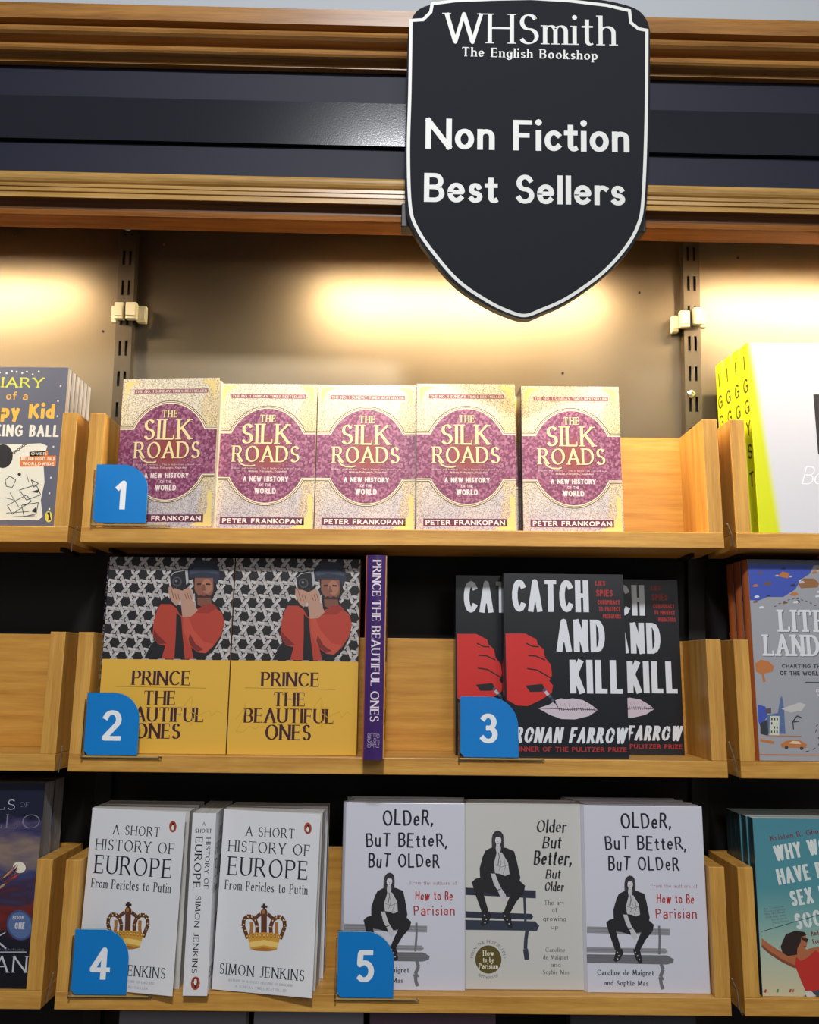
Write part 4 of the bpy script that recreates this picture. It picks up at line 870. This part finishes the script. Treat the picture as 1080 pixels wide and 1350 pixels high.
# white books with yellow spines, top right
YEL = cover((216,226,20), .35)
def white_mat():
    M = mat('white board with yellow left margin', (232,232,236), .35); nt = NT(M); tc = nt.n('ShaderNodeTexCoord'); sp = nt.n('ShaderNodeSeparateXYZ'); nt.l(tc.outputs['Object'], sp.inputs[0])
    ad = nt.n('ShaderNodeMath', operation='MULTIPLY_ADD'); ad.inputs[1].default_value = .09; nt.l(sp.outputs[2], ad.inputs[0]); nt.l(sp.outputs[0], ad.inputs[2])
    mr = nt.n('ShaderNodeMapRange'); mr.inputs['From Min'].default_value = .022; mr.inputs['From Max'].default_value = .030; nt.l(ad.outputs[0], mr.inputs[0])
    nt.l(ramp(nt, [(0, (214,220,20)), (1, (214,214,220))], mr.outputs[0]), nt.b.inputs['Base Color']); return M
def yellow_book(T=22):
    W, H = 190, 246
    r, fc, sp = book(W, H, T, white_mat(), spine=YEL, back=YEL, pg=PGW, hard=False, name='hardback_book')
    p = Print(T, H); N = ink((44,42,20)); x = T/2
    for t, z_ in (('I', 213), ('G', 182), ('G', 154), ('Y', 126), ('S', 96), ('T', 60)): p.text(t, x, z_, 19, N, 'sans', {'I': None, 'G': 15}.get(t, 13))
    spine_print(p, 'spine_lettering', r, T, H)
    p = Print(W, H); p.rect(80, 100, 144, 178, ink((30,26,28))); p.up(); p.rect(84, 104, 140, 174, ink((44,38,42))); p.ell(122, 150, 12, 15, ink((120,96,86))); p.raw([(104, 104.5), (108, 128), (122, 134), (136, 128), (140, 104.5)], ink((80,80,90))); onface(p, 'cover_picture', fc, 'dark square picture')
    p = Print(W, H, lay=2); p.text('Born', 80, 62, 22, ink((252,252,252)), 'script', 46); p.text('to run wild', 122, 40, 13, ink((216,216,220)), 'script', 80) if 0 else None; onface(p, 'handwritten_lettering', fc, 'faint white handwriting')
    return r
yb = yellow_book(); gy = 'yellow spined books in the right top tray'
for i, lab in enumerate(('large white book with yellow spine and dark square picture at the right frame edge', 'yellow spined book second from the front behind the white cover', 'yellow spined book third from the front behind the white cover', 'yellow spined book rearmost behind the white cover')):
    put(yb if i == 0 else copy_tree(yb), M_at(1, .8365-.0026*i, .0005+.0222*i, 0, 0, 0), lab, group=gy)

# map covered book, second row right
def lit(fc, W=198, H=244):
    k = 3.62; Q = [(395, 128), (395+W*k, 132), (470+W*k, 1130), (470, 1118)]
    G_ = cover((160,160,164), .4); p = Print(W, H, Q); bl = ink((62,84,176)); or_ = ink((190,116,60)); dk = ink((52,54,60)); wt = ink((222,222,224)); pl = ink((196,192,188))
    p.pp([(398, 150), (700, 150), (680, 200), (640, 230), (615, 280), (560, 320), (490, 320), (450, 338), (408, 336)], bl); p.pp([(398, 130), (1200, 132), (1200, 165), (398, 152)], ink((84,92,112)))
    p.pp([(456, 850), (490, 860), (500, 905), (470, 960), (460, 930)], bl)
    p.up()
    rg = random.Random(11)
    for k_ in range(46):
        x, y = rg.uniform(420, 900), rg.choice([rg.uniform(165, 330), rg.uniform(340, 470)]); c = rg.choice([or_, dk, wt, pl, ink((116,84,56))]); s_ = rg.uniform(8, 20)
        if 520 < x < 900 and y > 370: continue
        p.pp([(x-s_, y), (x-s_*.4, y-s_*.5), (x+s_*.5, y-s_*.6), (x+s_, y), (x+s_*.4, y+s_*.3), (x-s_*.6, y+s_*.35)], c, True)
    for a in range(16):
        t = a/15; x = 520+t*300; y = 400-70*sin(pi*min(1, t*1.1+.15)); p.line([(x, y), (x+10, y-4 if t < .4 else y+3)], .8, dk)
    p.pp([(625, 250), (650, 225), (700, 225), (722, 250), (715, 270), (640, 275)], ink((150,104,64))); p.pp([(535, 215), (555, 190), (585, 200), (580, 225)], or_)
    onface(p, 'map_picture', fc, 'illustrated map with blue sea'); p = Print(W, H, Q, lay=2)
    p.pp([(440, 650), (465, 632), (500, 640), (525, 665), (518, 690), (480, 700), (488, 740), (478, 742), (470, 705), (445, 690)], or_)
    p.pp([(480, 940), (500, 935), (500, 900), (545, 890), (555, 820), (562, 808), (572, 870), (580, 990), (485, 990)], ink((88,108,150))); p.up(); p.pp([(510, 905), (552, 905), (552, 1000), (510, 1000)], ink((206,210,190)))
    for i in range(4):
        for j in range(3): p.pp([(516+j*12, 915+i*20), (522+j*12, 915+i*20), (522+j*12, 926+i*20), (516+j*12, 926+i*20)], dk)
    p.pp([(468, 940), (500, 920), (505, 1000), (470, 990)], dk); p.pp([(490, 870), (515, 866), (516, 892), (490, 894)], ink((90,80,84)))
    p.pp([(560, 1040), (580, 1025), (610, 1018), (645, 1022), (675, 1042), (670, 1058), (565, 1055)], or_); p.up(); p.pell(585, 1056, 8, 8, dk, 10); p.pell(652, 1060, 8, 8, dk, 10); p.pp([(595, 1036), (612, 1024), (640, 1027), (650, 1040)], ink((220,200,170)))
    p.line([(500, 998), (650, 1002)], 1, or_); p.line([(470, 1088), (1200, 1100)], 1.2, or_); p.line([(470, 1020), (530, 1032)], 3, or_)
    for a, b, c, d in ((740, 940, 755, 935), (715, 955, 722, 945), (712, 985, 715, 970), (730, 1020, 724, 1006), (725, 1045, 732, 1032), (700, 1066, 712, 1058), (670, 1076, 684, 1072)): p.line([(a, b), (c, d)], .9, dk)
    p.pell(780, 890, 22, 20, ink((80,92,120)), 12); p.line([(610, 935), (630, 905), (652, 915)], 1.4, dk); p.line([(615, 970), (612, 935), (640, 930)], 1.2, dk); p.pp([(560, 870), (640, 840), (668, 850), (650, 880), (600, 890)], pl)
    onface(p, 'city_picture', fc, 'small city buildings and an orange car'); p = Print(W, H, Q, lay=3)
    for dx, dy, M in ((3, 3, ink((96,96,104))), (0, 0, wt)):
        p.tx('LITERARY', 545+dx, 1040+dx, 385+dy, 496+dy, M, 'slab'); p.tx('LANDSCAPES', 480+dx, 1090+dx, 510+dy, 616+dy, M, 'slab'); p.up()
    p.tx('CHARTING THE REAL-LIFE SETTINGS', 560, 1010, 656, 674, dk, 'sansb', 45); p.tx('OF THE WORLD\'S FAVOURITE FICTION', 552, 1020, 690, 710, dk, 'sansb', 45); p.line([(665, 742), (900, 746)], 1, dk)
    p.tx('JOHN SUTHERLAND', 710, 860, 778, 790, wt, 'sansb', 50); p.tx('GENERAL EDITOR', 716, 850, 798, 810, wt, 'sansb', 50)
    onface(p, 'title_lettering', fc, 'white slab title lettering')
OSP = cover((176,92,44))
def lit_book(T=22):
    r, fc, sp = book(198, 244, T, cover((162,162,166), .4), spine=OSP, back=OSP, pg=PGW, hard=True, name='hardback_book'); lit(fc)
    p = Print(T, 244); p.text('LITERARY LANDSCAPES', T/2-3, 110, 6, ink((206,140,90)), 'sans', 90, rot=-90); o = spine_print(p, 'spine_lettering', r, T, 244); o.data.transform(Mx.Translation((-.0035, 0, 0)))
    return r
lb = lit_book(); gl = 'map covered hardbacks in the right second tray'
for i, lab in enumerate(('grey hardback with illustrated map cover at the right frame edge', 'orange spined hardback directly behind the map cover', 'orange spined hardback at the back of the map cover stack')):
    put(lb if i == 0 else copy_tree(lb), M_at(2, .8335, .0060+.0245*i, 0, 0, 0), lab, group=gl)

# night sky book, third row left
def sky_mat():
    M = mat('painted night sky', (40,42,70), .4); nt = NT(M); tc = nt.n('ShaderNodeTexCoord'); sp = nt.n('ShaderNodeSeparateXYZ'); nt.l(tc.outputs['Object'], sp.inputs[0])
    no = nt.n('ShaderNodeTexNoise', Scale=22.0, Detail=5.0); mp = nt.n('ShaderNodeMapping'); mp.inputs['Rotation'].default_value = (0, R(35), 0); mp.inputs['Scale'].default_value = (1, 1, 3); nt.l(tc.outputs['Object'], mp.inputs[0]); nt.l(mp.outputs[0], no.inputs['Vector'])
    mr = nt.n('ShaderNodeMapRange'); mr.inputs['From Max'].default_value = .23; nt.l(sp.outputs[2], mr.inputs[0])
    ad = nt.n('ShaderNodeMath', operation='MULTIPLY_ADD'); ad.inputs[1].default_value = .36; nt.l(no.outputs[0], ad.inputs[0]); nt.l(mr.outputs[0], ad.inputs[2])
    nt.l(ramp(nt, [(.2, (12,12,22)), (.42, (24,22,36)), (.55, (112,36,30)), (.62, (60,40,60)), (.72, (58,62,104)), (.84, (136,116,100)), (.95, (64,58,96)), (1.08, (26,28,50))], ad.outputs[0]), nt.b.inputs['Base Color']); return M
def apollo(fc, W=150, H=230):
    k = 3.65; Q = [(305-W*k, 60), (305, 78), (150, 1155), (150-W*k-10, 1140)]; p = Print(W, H, Q); wt = ink((196,196,204)); S = ink((124,120,140))
    p.tx('THE TRIALS', -300, 160, 158, 212, wt, 'light'); p.tx('OF', 182, 222, 180, 206, S, 'light'); p.tx('APOLLO', -215, 262, 240, 315, S, 'light', 18); p.tx('RICK', -250, 72, 860, 945, wt, 'roman'); p.line([(-250, 962), (158, 968)], .8, wt); p.tx('RIORDAN', -330, 152, 982, 1066, wt, 'roman')
    p.tx('A HEROIC NEW ADVENTURE', -150, 150, 948, 958, S, 'sans', 60)
    onface(p, 'title_lettering', fc, 'pale serif lettering'); p = Print(W, H, Q, lay=1)
    p.up(); p.pell(140, 830, 58, 78, ink((56,76,120)), 28); p.up(); p.pell(140, 830, 50, 68, ink((84,106,150)), 28); p.up(); p.tx('BOOK', 110, 160, 780, 800, wt, 'sans'); p.tx('ONE', 115, 158, 815, 850, wt, 'sansb'); onface(p, 'round_badge', fc, 'blue round badge')
    p = Print(W, H, Q); p.pell(158, 528, 28, 30, ink((230,224,200)), 20); p.pell(158, 528, 34, 37, ink((170,160,150)), 20) if 0 else None
    rg = random.Random(21)
    for k_ in range(46):
        t0, L_, wd_ = rg.uniform(-.55, .55), rg.uniform(70, 260), rg.uniform(3, 9); an = R(138)+t0*.5; ox, oy = 150+rg.uniform(-16, 10), 535+t0*60+rg.uniform(-6, 14)
        c_ = rg.choice([(226,206,160), (206,150,96), (190,70,44), (70,84,136), (54,58,104), (150,120,104)]) if t0 < .2 else rg.choice([(196,66,40), (150,50,40), (90,50,60), (216,160,104)])
        ex, ey = ox+cos(an)*L_, oy+sin(an)*L_; nx, ny = -sin(an)*wd_, cos(an)*wd_
        p.pp([(ox, oy), ((ox+ex)/2+nx, (oy+ey)/2+ny), (ex, ey), ((ox+ex)/2-nx, (oy+ey)/2-ny)], ink(c_))
    onface(p, 'comet_picture', fc, 'glowing comet')
def apollo_book():
    r, fc, sp = book(150, 230, 30, sky_mat(), pg=pages('grey page edges', 0, (150,148,146), (96,94,92)), name='paperback_book'); apollo(fc); return r
ab = apollo_book(); ga = 'night sky paperbacks in the left third tray'
put(ab, M_at(3, -.1768, .0060, 0, 0, 0), 'dark night sky book with a comet at the left frame edge', group=ga)
put(copy_tree(ab), M_at(3, -.1768, .0375, 0, 0, 0), 'dark night sky book second in the stack, grey page edges showing', group=ga)

# teal book, third row right
TEAL = cover((84,146,152), .42)
def teal_mat():
    M = mat('teal to cream sky print', (84,146,152), .42); nt = NT(M); tc = nt.n('ShaderNodeTexCoord'); sp = nt.n('ShaderNodeSeparateXYZ'); nt.l(tc.outputs['Object'], sp.inputs[0])
    mr = nt.n('ShaderNodeMapRange'); mr.inputs['From Max'].default_value = .2; nt.l(sp.outputs[2], mr.inputs[0])
    nt.l(ramp(nt, [(.04, (206,196,160)), (.22, (176,190,166)), (.42, (120,166,160)), (.6, (80,142,150)), (1, (74,136,150))], mr.outputs[0]), nt.b.inputs['Base Color']); return M
def social(fc, W=128, H=199):
    k = 4.62; Q = [(308, 168), (308+W*k, 178), (398+W*k, 1190), (398, 1178)]; p = Print(W, H, Q); wt = ink((214,222,216)); dk = ink((120,40,50))
    STY['poster'] = dict(STY['heavy'], tk=.2, tn=.15)
    for t, x, y, h, w_, in (('Kristen R. Ghodsee', 390, 296, 26, 372), ):
        a = p.px(x, y); b = p.px(x+w_, y); p.text(t, a[0]+44, a[1]+5, 6, dk, 'bold', 78, rot=9)
    for t, x, y, h, w_ in (('WHY WOMEN', 448, 420, 90, 450), ('HAVE BETTER', 468, 556, 92, 485), ('SEX UNDER', 545, 680, 90, 400), ('SOCIALISM', 575, 812, 92, 400)):
        a = p.px(x, y); ww = w_/k; h_ = h/5.1; r_ = 9.5; p.text(t, a[0]+ww/2*cos(R(r_)), a[1]+ww/2*sin(R(r_)), h_, wt, 'poster', ww, rot=r_)
    onface(p, 'title_lettering', fc, 'slanted white poster lettering'); p = Print(W, H, Q, lay=1)
    for i, (y, x0, x1) in enumerate(((690, 388, 500), (706, 392, 510), (722, 396, 506), (738, 400, 512), (754, 436, 520), (770, 440, 530))):
        a = p.px((x0+x1)/2, y); p.text(('An Essential', 'Provocation', 'Why We Need', 'Guardian says', 'brilliant', 'fearless')[i], a[0], a[1], 2.3, ink((110,64,76)), 'roman', (x1-x0)/k, rot=8, nseg=60)
    p.text('And Other', *[c_ + d_ for c_, d_ in zip(p.px(655, 846), (13, 2))], 5, dk, 'bold', 26, rot=9); p.text('Economic Arguments', *[c_+d_ for c_, d_ in zip(p.px(665, 892), (24, 4))], 5, dk, 'bold', 48, rot=9)
    onface(p, 'small_lettering', fc); p = Print(W, H, Q, lay=1); sk = ink((176,104,66)); sd = ink((132,70,46)); rd = ink((192,46,36)); hr = ink((44,28,26))
    p.line([(380, 820), (600, 755), (860, 680)], .7, ink((52,66,74))); p.up()
    p.pp([(383, 855), (420, 885), (480, 925), (540, 950), (590, 950), (640, 918), (700, 905), (780, 905), (790, 935), (720, 945), (700, 1000), (620, 1040), (560, 1020), (500, 990), (430, 945), (384, 905)], sk)
    p.pp([(384, 890), (430, 930), (500, 975), (560, 1005), (620, 1035), (560, 1022), (500, 992), (430, 947), (384, 906)], sd); p.up()
    p.pp([(575, 960), (600, 985), (640, 965), (680, 925), (700, 940), (735, 1010), (760, 1100), (765, 1165), (660, 1160), (630, 1150), (590, 1060), (570, 1010)], rd)
    p.pell(600, 880, 34, 48, sk, 16); p.pp([(575, 910), (620, 915), (645, 930), (600, 975), (575, 950)], sk); p.up()
    p.pp([(570, 815), (620, 825), (628, 842), (600, 850), (598, 880), (580, 915), (580, 950), (530, 958), (500, 940), (488, 905), (500, 870), (515, 835)], hr)
    p.pp([(600, 850), (640, 862), (632, 884), (615, 872), (602, 866)], ink((60,34,28))); p.line([(612, 905), (630, 905)], 1, ink((140,30,30)))
    p.pp([(650, 1160), (720, 1140), (765, 1165), (760, 1185), (620, 1180)], ink((70,70,76))); p.up(); p.pp([(620, 1150), (660, 1150), (690, 1180), (640, 1185)], ink((206,206,196)))
    for x, c in ((410, (180,50,40)), (476, (70,130,90)), (545, (170,60,50)), (560, (180,120,60))): p.pp([(x, 1140), (x+10, 1140), (x+6, 1158), (x-4, 1156)], ink(c))
    onface(p, 'cover_picture', fc, 'woman in a red top with outstretched arms')
def social_book():
    r, fc, sp = book(128, 199, 14.5, teal_mat(), spine=cover((36,58,64)), back=TEAL, pg=PGW); social(fc); return r
sb = social_book(); gt = 'teal paperbacks in the right third tray'
for i, lab in enumerate(('teal paperback with a woman in a red top at the right frame edge', 'teal paperback second in its stack, dark spine edge showing', 'teal paperback third in its stack, dark spine edge showing', 'teal paperback fourth in its stack, dark spine edge showing', 'teal paperback fifth and last in its stack')):
    put(sb if i == 0 else copy_tree(sb), M_at(3, .8315-.0021*min(i, 2), .0062+.0149*i, 0, 0, 0), lab, group=gt)

# tops of the books on the shelf below the frame
def low_book(W, H, T, rgb, x, lab, n=1):
    r, fc, sp = book(W, H, T, cover(rgb), pg=PGW); p = Print(W, H); p.rect(8, H*.55, W-8, H*.8, ink((120,116,120))); onface(p, 'cover_panel', fc)
    put(r, M_at(4, x, .012, 0, 0, 0), lab, 'book', 'books on the lowest shelf, only their tops in view')
low_book(150, 238, 26, (110,108,112), .072, 'grey book on the lowest shelf below card four, only its top in view')
low_book(130, 244, 22, (128,126,132), .232, 'pale grey book on the lowest shelf below the crown book, only its top in view')
low_book(150, 240, 26, (96,70,84), .370, 'plum book on the lowest shelf below card five, only its top in view')
low_book(150, 238, 26, (60,58,62), .610, 'dark book on the lowest shelf at the right, only its top in view')

# ------------------------------------------------------------------ number cards in clear holders
def card(row, digit, px, lab):
    """px = left, top, right, bottom of the blue card in the photograph"""
    x0, y0, x1, y1 = px; M = ROW[row]; I = M.inverted(); o = I @ CAM
    def lc(x, y, a=-.0045): d = I.to_3x3() @ ray(x, y); return o+d*((a-o.y)/d.y)
    A, C = lc(x0, y1), lc(x1, y0); W, H = C.x-A.x, C.z-A.z
    root = empty('number_card', M @ Mx.Translation((A.x, -.0045, A.z)), lab, 'shelf label', 'blue number cards')
    r = W*.50; n = 14; P = [(W*.07, 0), (W, 0), (W, H-r)]+[(W-r+r*cos(t)*1, H-r+r*sin(t)) for t in [pi/2*k/n for k in range(1, n)]]+[(W-r, H), (0, H), (0, H*.07)]
    c = B(); c.prism(P, BLUE, (0, .0009), mat('card edge', (140,190,215), .5)); cd_ = c.build('card', root)
    p = Print(None, None); h = H*1000*.49
    p.text(digit, W*1000*.49, H*1000*.23, h, WHITE, 'digit', {'1': h*.36, '2': h*.66, '3': h*.62, '4': h*.70, '5': h*.60}[digit], nseg=12)
    p.build('numeral', cd_)
    c = B(); e = .0025
    c.prism([(x-.0012, z_+.001) for x, z_ in P], ACR, (.0012, .0022)); c.box((-e, .0012, -.0042), (W*1.45, .0040, -.0026+.0012), ACR, .0003); c.box((-e, -.0022, -.0038), (-.0008, .0024, H*.9), ACR, .0003)
    c.build('holder', root)
    c = B(); c.box((-e, .0010, -.0030), (W*1.4, .0035, -.0012), mat('holder foot', (176,146,86), .3), .0003); c.build('holder_foot', root)
card(1, '1', (122, 613, 197, 689), 'blue card with white numeral one at the left of the top shelf')
card(2, '2', (110, 914, 186, 995), 'blue card with white numeral two before the gold books')
card(2, '3', (607, 919, 683, 998), 'blue card with white numeral three before the black books')
card(3, '4', (93, 1226, 172, 1311), 'blue card with white numeral four before the crown book')
card(3, '5', (444, 1229, 520, 1315), 'blue card with white numeral five before the seated figure book')

# ------------------------------------------------------------------ hanging shield sign
YS = -.085
sA = at(533, 420, YS)
def sp_(x, y): q = at(x, y, YS); return (q.x-sA.x, q.z-sA.z)
out = [(553, 12), (575, 4), (610, -3), (650, -6), (700, -7), (750, -5), (800, 1), (835, 10), (850, 22), (857, 40), (857, 60), (857, 160), (853, 265), (846, 300), (828, 332), (795, 365), (750, 397), (715, 413), (694, 421), (672, 416), (640, 402), (600, 375), (565, 335), (545, 305), (535, 275), (534, 200), (536, 120), (538, 45), (543, 25)]
def smooth_ring(P, n=4):
    O = []; N_ = len(P)
    for i in range(N_):
        p0, p1, p2, p3 = [V((*P[(i+k) % N_], 0)) for k in (-1, 0, 1, 2)]
        for j in range(n):
            t = j/n; q = .5*((2*p1)+(-p0+p2)*t+(2*p0-5*p1+4*p2-p3)*t*t+(-p0+3*p1-3*p2+p3)*t**3); O.append((q.x, q.y))
    return O
sg = empty('shield_sign', Mx.Translation(sA), 'black shield shaped sign with silver border hanging before the cornice', 'sign')
c = B(); ring = [sp_(*q) for q in smooth_ring(out, 3)][::-1]; c.prism(ring, SIGNB, (0, .012), SIGNE); bd = c.build('shield_board', sg)
for a_, b_ in (((sp_(700, 100)[0]-.03, .012, sp_(700, 120)[1]), (sp_(700, 100)[0]+.03, .042, sp_(700, 60)[1])), ((sp_(545, 285)[0]-.014, .012, sp_(545, 293)[1]), (sp_(545, 285)[0]+.01, .036, sp_(545, 262)[1])), ((sp_(842, 285)[0]-.01, .012, sp_(842, 300)[1]), (sp_(842, 285)[0]+.012, .036, sp_(842, 275)[1]))):
    box_obj('mounting_block', a_, b_, SIGNE, sg, .001)
# border line
inn = [(541, 27), (557, 26), (567, 16), (569, 5), (600, 1), (650, -1), (700, -2), (750, 1), (800, 7), (831, 14), (833, 30), (843, 38), (854, 40), (853, 160), (849, 262), (842, 298), (824, 329), (792, 362), (748, 393), (713, 409), (692, 416), (672, 411), (643, 397), (604, 370), (569, 331), (549, 301), (540, 272), (537.5, 200), (539.5, 120)]
inn = [(x+(1 if x < 600 else -1 if x > 800 else 0), y) for x, y in inn]
p = Print(None, None); L = [tuple(1000*k for k in sp_(*q)) for q in inn]
def curve_border():
    segs = []
    head = L[:13]; tail = L[12:]+[L[0]]
    O = []
    for i in range(len(tail)-1):
        p0 = V((*tail[max(i-1, 0)], 0)); p1 = V((*tail[i], 0)); p2 = V((*tail[i+1], 0)); p3 = V((*tail[min(i+2, len(tail)-1)], 0))
        for j in range(5):
            t = j/5; q = .5*((2*p1)+(-p0+p2)*t+(2*p0-5*p1+4*p2-p3)*t*t+(-p0+3*p1-3*p2+p3)*t**3); O.append((q.x, q.y))
    return head+O[1:]
ring = curve_border(); n = len(ring)
def area2(P): return sum(P[i-1][0]*P[i][1]-P[i][0]*P[i-1][1] for i in range(len(P)))
Lp = []; Rp = []
for i in range(n):
    a, b, c_ = V(ring[i-1]), V(ring[i]), V(ring[(i+1) % n]); d1 = (b-a).normalized(); d2 = (c_-b).normalized(); t = (d1+d2).normalized(); nr = V((-t.y, t.x)); k = 1.9/max(.5, nr.dot(V((-d1.y, d1.x))))
    Lp.append(tuple(b+nr*k)); Rp.append(tuple(b-nr*k))
for i in range(n): j = (i+1) % n; p.raw([Lp[i], Lp[j], Rp[j], Rp[i]], SILV)
p.build('silver_border', bd)
p = Print(None, None)
def stx(t, x0, x1, yt, yb, slope, style, nseg=12):
    a = [1000*k for k in sp_(x0, yb)]; b = [1000*k for k in sp_(x1, yb+slope)]; m_ = [(a[0]+b[0])/2, (a[1]+b[1])/2]; tt = [1000*k for k in sp_((x0+x1)/2, yt+slope/2)]
    p.text(t, m_[0], m_[1], tt[1]-m_[1], SILV, style, math.hypot(b[0]-a[0], b[1]-a[1]), rot=math.degrees(math.atan2(b[1]-a[1], b[0]-a[0])), nseg=nseg)
STY['gill'] = dict(tk=.175, tn=.15, phi=0, ser=0, sth=0, tr=.17)
STY['smithr'] = dict(tk=.135, tn=.045, phi=14, ser=.07, sth=.03, tr=.2)
stx('WHSmith', 586, 812, 17, 56, 4, 'smithr'); stx('The English Bookshop', 609, 788, 62, 74, 5, 'bold', 20)
stx('Non Fiction', 561, 830, 156, 196, 5, 'gill'); stx('Best Sellers', 559, 824, 228, 266, 5, 'gill')
p.build('sign_lettering', bd)
